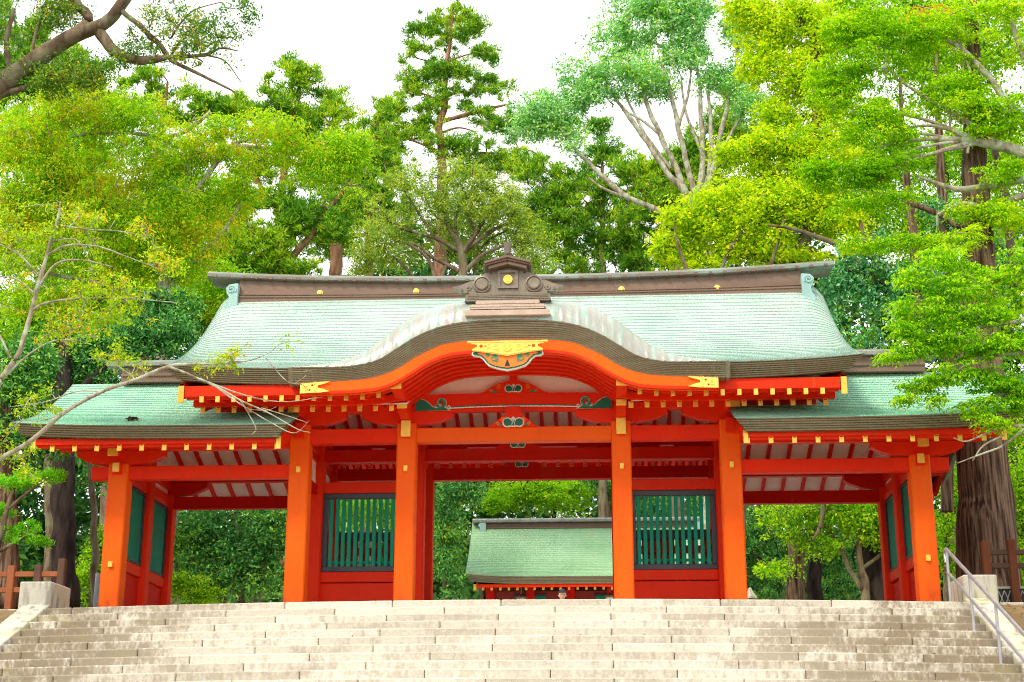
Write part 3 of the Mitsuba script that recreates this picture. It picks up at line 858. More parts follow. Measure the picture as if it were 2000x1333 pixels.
WING_SPAN = 2.80
for sx in (-1, 1):
    WR = add('wing_roof', box(min(sx * 4.2, sx * 7.8), max(sx * 4.2, sx * 7.8), YC - .4, YC + .4, 3.75, 3.95, .02), 'eave_copper', G)
    xw = np.linspace(3.72, 8.46, 60)
    xw = sx * xw if sx > 0 else -xw[::-1]
    courses(wing_z, 8.46, WING_SPAN, 26, .017, xw, 'copper_slope', 'patina_wing', WR)
    for sgn, yy in ((-1, YC - WING_SPAN), (1, YC + WING_SPAN)):
        topl = np.stack([xw, np.full_like(xw, yy), wing_z(xw, 0 * xw) + .018], -1)
        tt = (np.abs(xw) - 6.1) / 2.37
        ins = np.stack([-sx * .18 * tt, np.full_like(xw, -sgn * .11), 0 * xw], -1)
        fascia(topl, ins, .215, 6, 'eave_edge', 'eave_copper', WR, sgn < 0)
        b0 = topl + ins * 1.09 - EZ * .215
        add('eave_underside', grid(np.array([b0, b0 + np.stack([0 * xw, np.full_like(xw, -sgn * .3), 0 * xw + .05], -1)])), 'eave_copper', WR)
    dd = np.linspace(0, WING_SPAN, 26)
    ys = np.concatenate([YC - WING_SPAN + dd, (YC + WING_SPAN - dd)[::-1][1:]])
    for xe, si in ((8.46, 1), (3.72, -1)):
        zz = wing_z(np.full_like(dd, xe), dd)
        zz = np.concatenate([zz, zz[::-1][1:]])
        topl = np.stack([np.full_like(ys, sx * xe), ys, zz + .017], -1)
        ins = np.stack([np.full_like(ys, -sx * si * .18), -(ys - YC) / WING_SPAN * .11, 0 * ys], -1)
        fascia(topl, ins, .215, 6, 'verge_edge', 'eave_copper', WR, (sx * si) > 0)
        b0 = topl + ins * 1.09 - EZ * .215
        add('verge_underside', grid(np.array([b0, b0 + np.stack([np.full_like(ys, -sx * si * .35), 0 * ys, 0 * ys + .02], -1)])), 'eave_copper', WR)
    # ridge of the wing
    xr0, xr1 = 4.6, 7.45
    prof = [(.27, 0), (.27, .10), (.30, .11), (.30, .15), (.25, .16), (.25, .30), (.34, .30), (.34, .36), (.2, .43), (0, .45), (-.2, .43), (-.34, .36), (-.34, .30), (-.25, .30), (-.25, .16), (-.30, .15), (-.30, .11), (-.27, .10), (-.27, 0)]
    add('ridge', prism_x([(YC + a, 4.40 + b) for a, b in prof[:12] if b < .31][:6] + [(YC - .25, 4.70), (YC - .25, 4.56), (YC - .30, 4.55), (YC - .30, 4.51), (YC - .27, 4.50), (YC - .27, 4.40)], sx * xr0, sx * xr1), 'ridge_copper', WR)
    add('ridge_cap', prism_x([(YC + .34, 4.705), (YC + .34, 4.77), (YC + .2, 4.84), (YC, 4.86), (YC - .2, 4.84), (YC - .34, 4.77), (YC - .34, 4.705)], sx * xr0, sx * (xr1 + .28)), 'roof_tile', WR)
    # rafters
    WS = add('wing_rafter_frame', box(min(sx * 3.8, sx * 8.05), max(sx * 3.8, sx * 8.05), YC - .1, YC + .1, 3.42, 3.55, .01), SHADED, G)
    a, b = sorted((sx * 3.93, sx * 7.78))
    soffit(a, b, 2.640, .36, .385, -.92, YC, WS, w=.062)
    for back in (0, 1):
        f = (lambda y: y) if not back else (lambda y: 2 * YC - y)
        ya, yb = sorted((f(-.96), f(-.84)))
        add('eave_board', box(*sorted((sx * 3.84, sx * 8.12)), ya, yb, 2.685, 2.79, .004), RED, WS)
        ya, yb = sorted((f(-.90), f(-.82)))
        add('eave_fillet', box(*sorted((sx * 3.84, sx * 8.12)), ya, yb, 2.645, 2.69, .004), RED, WS)
        for xe in (3.90, 8.10):
            yy = np.linspace(-.95, YC, 16)
            d = yy - (YC - WING_SPAN)
            zt = wing_z(0 * yy + 5, d) - .205
            zb = zt - .20
            P = np.array([np.stack([0 * yy + x, f(yy), z], -1) for x, z in ((sx * xe - .035, zb), (sx * xe - .035, zt), (sx * xe + .035, zt), (sx * xe + .035, zb), (sx * xe - .035, zb))])
            vb = add('verge_board', grid(P), SHADED if back else RED, WS)
            if not back:
                add('verge_cap', box(sx * xe - .04, sx * xe + .04, f(-.965), f(-.94), 2.575, 2.80, .005), 'gold', vb)
    # gable triangle over the end columns
    yy = np.linspace(.1, 3.2, 30)
    d = WING_SPAN - np.abs(yy - YC)
    zt = wing_z(0 * yy + 5, d) - .25
    P = np.array([np.stack([0 * yy + sx * 6.93 + q, yy, z], -1) for q, z in ((-.02, 0 * yy + 2.5), (-.02, zt), (.02, zt), (.02, 0 * yy + 2.5), (-.02, 0 * yy + 2.5))])
    add('gable_wall', grid(P), 'plaster', WS)

# ---- columns and beams
ROWS = (.17, YC, 3.13)


def column(x, y, w, ztop, gold_peg=None, m='vermilion'):
    m = 'vermilion_lit' if y < 1 else 'vermilion'  # front row takes the copy coloured as front-lit
    h = w / 2
    c = add('column', box(x - h, x + h, y - h, y + h, float(arch(x)) - .06, ztop, .022), m, G, smooth=False)
    add('base_stone', box(x - h - .09, x + h + .09, y - h - .09, y + h + .09, float(arch(x)) - .08, float(arch(x)) + .035, .015), 'granite_block', c)
    if gold_peg:
        z = gold_peg
        add('peg', box(x - .036, x + .036, y - h - .055, y - h + .01, z - .055, z + .05, .008), 'gold', c)
    return c


for x, w in ((-3.735, .35), (3.735, .35), (-1.865, .335), (1.865, .335)):
    column(x, ROWS[0], w, 3.22, 2.41)
    column(x, ROWS[1], w - .03, 3.86)
    column(x, ROWS[2], w - .03, 3.3)
for x in (-6.92, 6.92):
    for i, y in enumerate(ROWS):
        column(x, y, .345 if i == 0 else .29, 2.56 if i != 1 else 3.30, .79 if i == 0 else None)


def beam(name, x0, x1, y, w, z0, z1, m=RED, parent=G):
    x0, x1 = sorted((x0, x1))
    return add(name, box(x0, x1, y - w / 2, y + w / 2, z0, z1, .01), m, parent)


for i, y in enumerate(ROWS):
    m = RED if i == 0 else SHADED
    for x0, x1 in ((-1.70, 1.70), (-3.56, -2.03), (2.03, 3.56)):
        beam('tie_beam', x0, x1, y, .22, 2.885, 3.14, 'vermilion_lit' if x0 == -1.70 else m) if i == 0 else beam('tie_beam', x0 - .02, x1 + .02, y, .2, (2.86, 2.80)[i - 1], (3.09, 3.03)[i - 1], m)
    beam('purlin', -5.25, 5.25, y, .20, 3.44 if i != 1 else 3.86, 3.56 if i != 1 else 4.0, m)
    for sx in (-1, 1):
        if i != 1:
            beam('wing_beam', sx * 3.91, sx * 7.42, y, .19, 2.285, 2.52, m)
        beam('wing_purlin', sx * 3.85, sx * 8.05, y, .18, 2.81 if i != 1 else 3.30, 2.975 if i != 1 else 3.44, m)


def boat_bracket(x, y, half, z0, z1, wdt=.19, m=RED, left=1, right=1):
    """Boat-shaped bracket arm along X on a column top."""
    pr = [(-half * left, z1), (-half * left, z1 - .09), (-half * left * .86, z0 + .10), (-half * left * .62, z0 + .035), (-half * left * .35, z0 + .01), (-.15, z0), (.15, z0), (half * right * .35, z0 + .01), (half * right * .62, z0 + .035), (half * right * .86, z0 + .10), (half * right, z1 - .09), (half * right, z1)]
    return add('boat_bracket', prism([(x + a, b) for a, b in pr], y - wdt / 2, y + wdt / 2), m, G)


for i, y in enumerate(ROWS):
    m = RED if i == 0 else SHADED
    for sx in (-1, 1):
        if i == 1:
            continue
        boat_bracket(sx * 3.735, y, .80, 3.20, 3.44, m=m)
        boat_bracket(sx * 1.865, y, .80, 3.20, 3.44, m=m)
        boat_bracket(sx * 6.92, y, .78, 2.545, 2.80, m=m)
# beams running front to back, with gilded noses
for x in (-3.735, -1.865, 1.865, 3.735):
    inner = abs(x) < 3
    b = add('cross_beam', box(x - .075, x + .075, -.09, 3.4, 2.96, 3.23, .008), RED, G)
    if inner:
        add('beam_cap', box(x - .085, x + .085, -.115, -.085, 2.95, 3.24, .006), 'gold', b)
        a = add('bracket_arm', prism_x([(-.66, 3.415), (-.66, 3.32), (-.55, 3.275), (-.3, 3.25), (.3, 3.25), (.3, 3.415)], x - .08, x + .08), RED, G)
        add('beam_cap', box(x - .088, x + .088, -.69, -.655, 3.315, 3.42, .006), 'gold', a)
        c = add('gable_purlin', box(x - .085, x + .085, -1.50, 3.3, 3.43, 3.60, .008), RED, G)
        add('beam_cap', box(x - .095, x + .095, -1.53, -1.495, 3.44, 3.605, .006), 'gold', c)
    else:
        c = add('bracket_arm', box(x - .09, x + .09, -.36, 3.6, 3.36, 3.54, .008), RED, G)
        sx = 1 if x > 0 else -1
        add('beam_cap', box(x + sx * .06 - .095, x + sx * .06 + .095, -.395, -.355, 3.34, 3.55, .006), 'gold', c)
for sx in (-1, 1):
    x = sx * 6.92
    b = add('cross_beam', box(x - .075, x + .075, -.09, 3.4, 2.36, 2.54, .008), RED, G)
    add('beam_cap', box(x - .065, x + .05, -.115, -.085, 2.385, 2.55, .006), 'gold', b)
    c = add('bracket_arm', box(x - .085, x + .085, -.33, 3.6, 2.65, 2.80, .008), RED, G)
    add('beam_cap', box(x - .09, x + .09, -.36, -.325, 2.62, 2.80, .006), 'gold', c)
    # side wall of the wing: two bays of green boards in dark frames
    for y0, y1 in ((.30, 1.50), (1.80, 2.98)):
        w = add('side_wall', box(x - .03, x + .03, y0, y1, float(arch(x)) - .02, .72, .004), SHADED, G)
        add('sill_rail', box(x - .075, x + .075, y0, y1, .755, .945, .008), RED, w)
        add('head_rail', box(x - .075, x + .075, y0, y1, 2.305, 2.36, .008), RED, w)
        fr = [box(x - .06, x + .06, y0, y1, .95, 1.01, .005), box(x - .06, x + .06, y0, y1, 2.24, 2.30, .005), box(x - .06, x + .06, y0, y0 + .06, 1.01, 2.24, .005), box(x - .06, x + .06, y1 - .06, y1, 1.01, 2.24, .005)]
        add('frame', cat(*fr), 'iron_frame', w)
        for q in range(5):
            s = (y1 - y0 - .12) / 5
            ya = y0 + .06 + q * s
            add('green_board', box(x - .035, x + .035, ya + .002, ya + s - .002, 1.01, 2.24, .004), 'panel_green', w)
    # infill panels between the main columns, front to back
    xm = sx * 3.735
    for y0, y1 in ((.34, 1.50), (1.80, 2.99)):
        add('infill_panel', box(xm - .02, xm + .02, y0, y1, 2.42, 2.85, .004), 'plaster', G)
        beam_ = add('side_rail', box(xm - .06, xm + .06, y0, y1, 2.26, 2.42, .006), SHADED, G)
        add('side_rail', box(xm - .06, xm + .06, y0, y1, 2.845, 2.958, .006), SHADED, G)

# lattice walls in the middle row and board walls in the back row
for sx in (-1, 1):
    x0, x1 = sorted((sx * 2.03, sx * 3.575))
    lw = add('lattice_wall', box(x0, x1, YC - .03, YC + .03, -.06, .645, .004), RED, G)
    add('sill_rail', box(x0, x1, YC - .075, YC + .075, .66, .845, .008), RED, lw)
    add('head_rail', box(x0, x1, YC - .075, YC + .075, 2.285, 2.49, .008), RED, lw)
    f0, f1, b0, b1 = x0 + .0, x1 - .0, .85, 2.28
    for a in (box(f0, f1, YC - .062, YC + .05, b0, b0 + .095, .006), box(f0, f1, YC - .062, YC + .05, b1 - .095, b1, .006), box(f0, f0 + .095, YC - .062, YC + .05, b0 + .097, b1 - .097, .006), box(f1 - .095, f1, YC - .062, YC + .05, b0 + .097, b1 - .097, .006)):
        add('frame', a, 'iron_frame', lw)
    nb = 12
    s = (f1 - f0 - .19) / nb
    for q in range(nb):
        xc = f0 + .095 + s * (q + .5)
        add('lattice_bar', obox([xc, YC - .01, (b0 + b1) / 2], EX, EY, EZ, .033, .025, (b1 - b0) / 2 - .09, .006), 'lattice_green', lw)
    add('lattice_tie', box(f0 + .09, f1 - .09, YC + .02, YC + .04, 1.0, 1.05, .004), 'lattice_green', lw)
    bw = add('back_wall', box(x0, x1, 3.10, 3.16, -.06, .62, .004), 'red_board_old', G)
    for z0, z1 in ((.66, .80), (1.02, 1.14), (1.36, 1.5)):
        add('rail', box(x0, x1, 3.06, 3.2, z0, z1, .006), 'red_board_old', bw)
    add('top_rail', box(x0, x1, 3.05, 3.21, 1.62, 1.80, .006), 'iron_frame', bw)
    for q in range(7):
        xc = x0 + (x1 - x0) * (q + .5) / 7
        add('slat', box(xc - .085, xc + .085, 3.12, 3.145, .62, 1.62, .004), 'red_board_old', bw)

# rainbow beam of the front with painted ends, frog-leg struts and their crests
rb = add('rainbow_beam', band(np.linspace(-1.72, 1.72, 41), 3.74 - .02 * (np.linspace(-1.72, 1.72, 41) / 1.72) ** 2, 3.485 - .055 * np.clip((np.abs(np.linspace(-1.72, 1.72, 41)) - 1.2) / .25, 0, 1) ** 1, .02, .26), RED, G)
add('green_line', prism(LineString([(-1.12, 3.492), (-.6, 3.512), (0, 3.517), (.6, 3.512), (1.12, 3.492)]).buffer(.013), .012, .02), 'paint_green', rb)
add('white_line', prism(LineString([(-1.13, 3.474), (-.6, 3.494), (0, 3.499), (.6, 3.494), (1.13, 3.474)]).buffer(.009), .009, .018), 'paint_white', rb)
for sx in (-1, 1):
    wave = [(1.715, 3.43), (1.715, 3.635), (1.64, 3.64), (1.55, 3.615), (1.47, 3.555), (1.42, 3.50), (1.36, 3.475), (1.29, 3.478), (1.24, 3.50), (1.17, 3.47), (1.12, 3.435)]
    pl = Polygon([(sx * a, b) for a, b in wave]).buffer(0)
    add('wave_edge', prism(pl.buffer(.014).intersection(Polygon([(sx * 1.0, 3.434), (sx * 1.713, 3.434), (sx * 1.713, 3.8), (sx * 1.0, 3.8)])), .010, .02), 'paint_white', rb)
    add('wave_ornament', cat(prism(pl, .002, .012)), 'paint_green', rb)
    add('wave_scroll', cat(spiral((sx * 1.265, 3.575), .02, .10, 1.25, .034, -.002, .012, -1.9, sx)), 'lattice_green', rb)
    add('scroll_edge', cat(spiral((sx * 1.265, 3.575), .038, .120, 1.25, .012, .004, .016, -1.9, sx), spiral((sx * 1.13, 3.50), .01, .034, 1.0, .014, .0, .014, 0, sx)), 'paint_white', rb)


def crest(x, z, y, s, parent):
    """Three-leaf painted crest: green leaves edged with white."""
    leaf = [Point(x - .62 * s, z).buffer(.40 * s), Point(x + .62 * s, z).buffer(.40 * s), Polygon([(x, z + .42 * s), (x + .3 * s, z - .3 * s), (x - .3 * s, z - .3 * s)]).buffer(.06 * s)]
    add('crest_edge', prism(unary_union([q.buffer(.13 * s) for q in leaf]), y - .008, y), 'paint_white', parent)
    add('crest_leaf', prism(unary_union(leaf[:2] + [leaf[2].difference(unary_union([LineString([(x, z + .5 * s), (x - .16 * s, z - .3 * s)]).buffer(.045 * s), LineString([(x, z + .5 * s), (x + .16 * s, z - .3 * s)]).buffer(.045 * s)]))]), y - .014, y - .006), 'paint_green', parent)


def frog_strut(x, z0, z1, y, half, m, s, post=.12, leaf=True, cz=.24):
    h = z1 - z0
    pr = sym([(post * .5, z1), (post * .62, z0 + .62 * h), (half * .50, z0 + .46 * h), (half * .72, z0 + .26 * h), (half * .9, z0 + .07 * h), (half, z0 + .05 * h), (half * .98, z0)], x)
    k = add('frog_strut', prism(pr, y - .07, y + .05), m, G)
    crest(x, z0 + cz * h, y - .07, s, k)
    if leaf:
        for sx in (-1, 1):
            add('strut_scroll', spiral((x + sx * half * .42, z0 + .33 * h), .012, .045 * h / .4, 1.4, .016, y - .083, y - .07, 0, sx), 'paint_orange', k)
            add('strut_scroll', spiral((x + sx * half * .66, z0 + .14 * h), .010, .028, 1.3, .012, y - .083, y - .07, 1, -sx), 'paint_orange', k)
            add('strut_leaf', prism([(x + sx * half * .45, z0 + .02), (x + sx * half * .70, z0 + .02), (x + sx * half * .58, z0 + .18 * h)], y - .080, y - .069), 'lattice_green', k)
    return k


frog_strut(0, 3.73, 4.10, .10, .60, RED, .135)
frog_strut(0, 3.13, 3.49, .06, .42, RED, .165, .24, True, .20)
frog_strut(0, 3.085, 3.44, YC - .05, .42, SHADED, .125, .2, False, .18)
frog_strut(0, 3.025, 3.44, 3.08, .42, SHADED, .115, .2, False, .15)

# ------------------------------------------------------------------ the hall behind the gate
H = thing('shrine_hall', 'smaller red shrine hall with weathered green copper roof seen through the middle opening', 'shrine hall')
HXC, HW, HY, HS = 1.26, 3.36, 17.0, 2.5


def hall_z(x, d):
    u = np.asarray(d) / 2.1
    return 2.42 + 1.53 * (.66 * u + .34 * u * u) + .09 * (np.abs(x - HXC) / HW) ** 5 * np.clip(1 - d / 1.8, 0, 1) ** 2


hx = np.unique(np.concatenate([np.linspace(-HW, HW, 40), HXC * 0 + np.linspace(-HW, -HW + .4, 12)])) + HXC
HR = add('hall_roof', box(HXC - 2.6, HXC + 2.6, HY - .4, HY + .4, 3.3, 3.7, .02), 'eave_copper', H)
for back in (0, 1):
    rows = []
    n = 28
    for i in range(n):
        for dd_, o in ((HS * (1 - i / n), 0.0), (HS * (1 - (i + 1) / n), .016)):
            y = HY - HS + dd_
            y = 2 * HY - y if back else y
            rows.append(np.stack([hx, np.full_like(hx, y), hall_z(hx, np.full_like(hx, dd_)) + o], -1))
    g = grid(np.array(rows))
    add('copper_slope', g if back else flip(g), 'patina_hall', HR, smooth=30)
for sgn in (-1, 1):
    yy = HY + sgn * HS
    topl = np.stack([hx, np.full_like(hx, yy), hall_z(hx, 0 * hx) + .015], -1)
    ins = np.stack([-(hx - HXC) / HW * .14, np.full_like(hx, -sgn * .1), 0 * hx], -1)
    fascia(topl, ins, .19, 5, 'eave_edge', 'eave_copper', HR, sgn < 0)
for sx in (-1, 1):
    dd_ = np.linspace(0, HS, 20)
    ys = np.concatenate([HY - HS + dd_, (HY + HS - dd_)[::-1][1:]])
    zz = hall_z(np.full_like(dd_, HXC + HW), dd_)
    zz = np.concatenate([zz, zz[::-1][1:]])
    topl = np.stack([np.full_like(ys, HXC + sx * HW), ys, zz + .015], -1)
    ins = np.stack([np.full_like(ys, -sx * .14), -(ys - HY) / HS * .1, 0 * ys], -1)
    fascia(topl, ins, .19, 5, 'verge_edge', 'eave_copper', HR, sx > 0)
prof = [(.30, 0), (.30, .08), (.34, .09), (.34, .12), (.28, .13), (.28, .17), (.31, .18), (.31, .21), (.25, .22), (.25, .34)]
pts = [(HY - a, 3.90 + b) for a, b in prof] + [(HY + a, 3.90 + b) for a, b in prof[::-1]]
add('ridge', prism_x(pts, HXC - 2.95, HXC + 2.95), 'ridge_copper', HR)
add('ridge_cap', prism_x([(HY - .40, 4.25), (HY - .40, 4.31), (HY - .22, 4.38), (HY, 4.41), (HY + .22, 4.38), (HY + .40, 4.31), (HY + .40, 4.25)], HXC - 3.33, HXC + 3.33), 'roof_tile', HR)
for q in range(22):
    xq = HXC - 3.2 + 6.4 * q / 21
    add('cap_tile', lathe([(0, .02), (.045, .012), (.055, 0)], [xq, HY - .405, 4.285], 10, 'y'), 'roof_tile', HR)
for sx in (-1, 1):
    x0 = HXC + sx * 2.95
    add('scroll_bracket', prism([(x0, 3.82), (x0 + sx * .2, 3.80), (x0 + sx * .21, 3.88), (x0 + sx * .15, 3.96), (x0 + sx * .17, 4.1), (x0 + sx * .22, 4.17), (x0 + sx * .18, 4.24), (x0, 4.25)], HY - .38, HY - .24), 'scroll_copper', HR)
    xv = HXC + sx * (HW - .27)
    for back in (0, 1):
        yv = np.linspace(HY - HS + .18, HY, 12)
        zv = hall_z(0 * yv + HXC, yv - (HY - HS)) - .17
        yv = 2 * HY - yv if back else yv
        P = np.array([np.stack([0 * yv + x, yv, z], -1) for x, z in ((xv - .03, zv - .14), (xv - .03, zv), (xv + .03, zv), (xv + .03, zv - .14), (xv - .03, zv - .14))])
        add('verge_board', grid(P), 'red_board_old', HR)
    add('verge_cap', box(xv - .04, xv + .04, HY - HS + .155, HY - HS + .18, 2.09, 2.26, .004), 'gold', HR)
add('eave_board', box(HXC - 3.05, HXC + 3.05, HY - HS + .14, HY - HS + .22, 2.17, 2.25, .004), RED, HR)
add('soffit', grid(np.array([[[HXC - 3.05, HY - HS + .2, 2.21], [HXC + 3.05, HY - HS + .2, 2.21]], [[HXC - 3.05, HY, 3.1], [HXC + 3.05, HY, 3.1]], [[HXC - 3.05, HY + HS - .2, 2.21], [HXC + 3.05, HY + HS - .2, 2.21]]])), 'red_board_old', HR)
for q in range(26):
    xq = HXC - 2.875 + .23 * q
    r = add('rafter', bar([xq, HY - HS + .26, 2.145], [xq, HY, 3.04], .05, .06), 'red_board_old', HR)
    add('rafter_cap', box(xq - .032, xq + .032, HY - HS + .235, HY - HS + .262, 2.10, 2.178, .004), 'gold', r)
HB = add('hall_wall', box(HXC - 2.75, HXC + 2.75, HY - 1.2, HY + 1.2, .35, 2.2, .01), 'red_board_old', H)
for xq in np.linspace(HXC - 2.75, HXC + 2.75, 6):
    add('hall_column', box(xq - .11, xq + .11, HY - 1.33, HY - 1.12, .35, 2.3, .015), 'vermilion_shaded', H)
add('hall_purlin', box(HXC - 2.9, HXC + 2.9, HY - 1.32, HY - 1.14, 2.33, 2.49, .01), 'vermilion_shaded', H)
for xq in (HXC - 1.65, HXC + .55):
    w = add('window', box(xq - .42, xq + .42, HY - 1.235, HY - 1.195, 1.15, 2.05, .005), 'panel_green', HB)
    add('frame', box(xq - .46, xq + .46, HY - 1.25, HY - 1.19, 2.05, 2.11, .004), 'iron_frame', w)
add('plinth', box(HXC - 3.3, HXC + 3.3, HY - 1.9, HY + 1.9, -.1, .35, .03), 'granite_block', H)
for xq, zt in ((-.62, 2.0), (1.02 + HXC - .5, 2.02)):                                   # hanging lanterns under the hall eave
    ln = thing('hanging_lantern', 'dark metal lantern hanging under the hall eave' + (', left one' if xq < 0 else ', right one'), 'lantern')
    yq = HY - 1.75
    add('body', lathe([(0, -.30), (.10, -.30), (.13, -.26), (.12, -.24), (.12, -.06), (.17, -.05), (.17, -.035), (.06, .02), (.015, .06), (.012, .60)], [xq, yq, zt], 12), 'ornament_copper', ln, smooth=30)
    add('panes', lathe([(.122, -.22), (.122, -.08)], [xq, yq, zt], 12), 'plaster', ln)

# ------------------------------------------------------------------ fences, stone lantern, low wall
mat('fence_rust', proc(lambda p, n, uv: mix((.10, .030, .014), (.22, .075, .03), fbm(p.x * 9, p.y * 9, p.z * 2, 4))), .8, spec=.2)
f = thing('wooden_fence', 'reddish wooden post-and-rail fence left of the stone stairs', 'fence')
for x, zt, m in ((-9.6, .72, 'fence_wood'), (-9.06, .72, 'fence_wood'), (-8.50, .73, 'fence_wood'), (-8.04, .74, 'fence_old'), (-7.64, .84, 'fence_old')):
    add('post', box(x - .062, x + .062, -.41, -.29, -.25, zt, .014), m, f)
for z in (.30, .565):
    for a, b in ((-9.53, -9.13), (-8.99, -8.57), (-8.43, -8.11), (-7.97, -7.71)):
        add('rail', obox([(a + b) / 2, -.35, z + .02], EX, EY, EZ, (b - a) / 2 + .06, .028, .045, .01), 'fence_wood', f)
f = thing('wooden_fence', 'dark weathered wooden fence with reddish posts in front of the cedar trunk', 'fence')
for x, zt in ((7.93, 1.10), (8.36, 1.12), (8.8, 1.1), (9.3, 1.1)):
    add('post', box(x - .065, x + .065, .14, .26, .02, zt, .014), 'fence_rust', f)
for z in (.68, .905):
    for a, b in ((7.99, 8.30), (8.42, 8.74), (8.86, 9.24)):
        add('rail', obox([(a + b) / 2, .2, z], EX, EY, EZ, (b - a) / 2 + .06, .028, .045, .01), 'fence_old', f)
w = thing('low_wall', 'low dark wall with lattice pattern under the right fence', 'wall')
add('wall_body', box(7.85, 10.5, .30, .46, -.1, .30, .01), 'black_pattern', w)
add('wall_coping', box(7.83, 10.52, .27, .49, .302, .345, .012), 'granite_block', w)
lat = []
for q in range(26):
    xq = 7.9 + q * .1
    for sg in (-1, 1):
        lat.append(bar([xq, .293, .02], [xq + sg * .1, .293, .28], .012, .016))
k = add('wall_lattice', cat(*lat), 'granite_block', w)
labels[k] = {'kind': 'stuff'}
sl_ = thing('stone_marker', 'small pale stone post with pointed cap seen just right of the fourth column', 'stone post')
c = [4.78, 8.0, -.05]
add('shaft', box(4.70, 4.86, 7.92, 8.08, -.06, 1.06, .015), 'granite_block', sl_)
add('cap', lathe([(.15, 1.11), (.15, 1.15), (.11, 1.19), (.06, 1.27), (.035, 1.33), (0, 1.36)], c, 4), 'granite_block', sl_)
pp = thing('drain_pipe', 'thin blue-grey upright pipe at the foot of the left wing', 'pipe')
add('pipe', tube([[-8.83, 5, -.1], [-8.83, 5, 1.2], [-8.83, 5, 1.32]], .05, 10), 'pipe_grey', pp, smooth=40)

# ------------------------------------------------------------------ the visitor behind the gate (only the head shows above the landing)
from manifold3d import Manifold, Mesh as MMesh


def bones(segs, edge=.03, it=8):
    """Continuous body from tapered bones: hulls of the spheres at both joints, joined, refined and smoothed."""
    out = None
    for a, ra, b, rb in segs:
        m = Manifold.batch_hull([Manifold.sphere(ra, 20).translate(tuple(a)), Manifold.sphere(rb, 20).translate(tuple(b))])
        out = m if out is None else out + m
    me = out.refine_to_length(edge).to_mesh()
    t = trimesh.Trimesh(me.vert_properties[:, :3], me.tri_verts, process=True)
    trimesh.smoothing.filter_taubin(t, .5, .53, iterations=it)
    return np.array(t.vertices), np.array(t.faces)


PX, PY, PZ = .57, 11.0, -.02
per = thing('person', 'person in a dark cap and navy jacket, only the head showing above the landing', 'person')


def bp(x, y, z):
    return np.array([PX + x, PY + y, PZ + z])


body = [(bp(0, 0, 1.30), .105, bp(0, 0, 1.05), .115), (bp(0, 0, 1.05), .12, bp(0, 0, .86), .13), (bp(-.15, 0, 1.33), .055, bp(.15, 0, 1.33), .055), (bp(0, 0, 1.33), .06, bp(0, 0, 1.47), .052)]
add('body', bones([(bp(0, 0, 1.36), .055, bp(.005, -.005, 1.47), .05), (bp(.01, -.01, 1.53), .085, bp(.015, -.02, 1.56), .088), (bp(.022, -.045, 1.50), .055, bp(.022, -.05, 1.475), .045),
                   (bp(.03, -.105, 1.525), .012, bp(.035, -.118, 1.51), .014), (bp(-.075, .0, 1.53), .018, bp(-.078, 0, 1.515), .016), (bp(.10, .0, 1.53), .018, bp(.10, 0, 1.515), .016)] +
    [(bp(s * .25, -.02, .80), .035, bp(s * .255, -.035, .745), .028) for s in (-1, 1)] +
    [(bp(s * .25 + q * .016, -.035 - abs(q) * .002, .75), .0105, bp(s * .25 + q * .018, -.055, .665 + abs(q - .3) * .008), .0085) for s in (-1, 1) for q in (-1.5, -.5, .5, 1.5)] +
    [(bp(s * .225, -.05, .79), .012, bp(s * .215, -.08, .735), .010) for s in (-1, 1)], .012, 6), 'skin', per, smooth=True)
for s in (-1, 1):
    add('eye', lathe([(0, .006), (.008, .004), (.011, 0)], bp(.03 + s * .032, -.098, 1.545), 10, 'y'), 'hair_black', per)
add('mouth', bar(bp(.008, -.094, 1.478), bp(.05, -.094, 1.478), .006, .007, ch=.002), 'red_board_old', per)
add('hair', bones([(bp(.012, .02, 1.55), .088, bp(.012, .03, 1.52), .080), (bp(-.06, .0, 1.55), .03, bp(-.062, .01, 1.51), .024), (bp(.085, .0, 1.55), .03, bp(.086, .01, 1.51), .024)], .02), 'hair_black', per, smooth=True)
add('cap', cat(bones([(bp(.013, .0, 1.59), .096, bp(.013, -.012, 1.60), .092)], .02, 4), bones([(bp(.02, -.10, 1.60), .012, bp(.022, -.165, 1.585), .012), (bp(-.04, -.09, 1.60), .012, bp(-.02, -.15, 1.585), .012), (bp(.08, -.09, 1.60), .012, bp(.062, -.15, 1.585), .012), (bp(-.02, -.15, 1.587), .012, bp(.062, -.15, 1.587), .012)], .02, 3)), 'cap_navy', per, smooth=True)
add('jacket', bones(body[:3] + [(bp(s * .17, 0, 1.32), .062, bp(s * .235, .01, 1.06), .050) for s in (-1, 1)] + [(bp(s * .235, .01, 1.06), .048, bp(s * .25, -.02, .82), .040) for s in (-1, 1)], .03), 'cloth_navy', per, smooth=True)
add('trousers', bones([(bp(-.05, 0, .88), .115, bp(.05, 0, .88), .115)] + [(bp(s * .08, 0, .84), .085, bp(s * .09, -.01, .47), .060) for s in (-1, 1)] + [(bp(s * .09, -.01, .47), .060, bp(s * .09, .01, .10), .048) for s in (-1, 1)], .03), 'cloth_beige', per, smooth=True)
for s in (-1, 1):
    add('shoe', bones([(bp(s * .09, .02, .055), .045, bp(s * .10, -.13, .045), .038)], .02), 'shoe_black', per, smooth=True)


# ------------------------------------------------------------------ fallen leaves
def litter(n, xr, yr, zfun, L, rng):
    x, y = rng.uniform(*xr, n), rng.uniform(*yr, n)
    pos = np.stack([x, y, zfun(x, y) + .012], -1)
    ax = rng.normal(size=(n, 3)) * [1, 1, .25]
    nr = np.array([0, 0, 1.0]) + rng.normal(size=(n, 3)) * .3
    return leaf_mesh(pos, ax, nr, L * rng.uniform(.6, 1.3, n), L * .55 * rng.uniform(.7, 1.2, n))


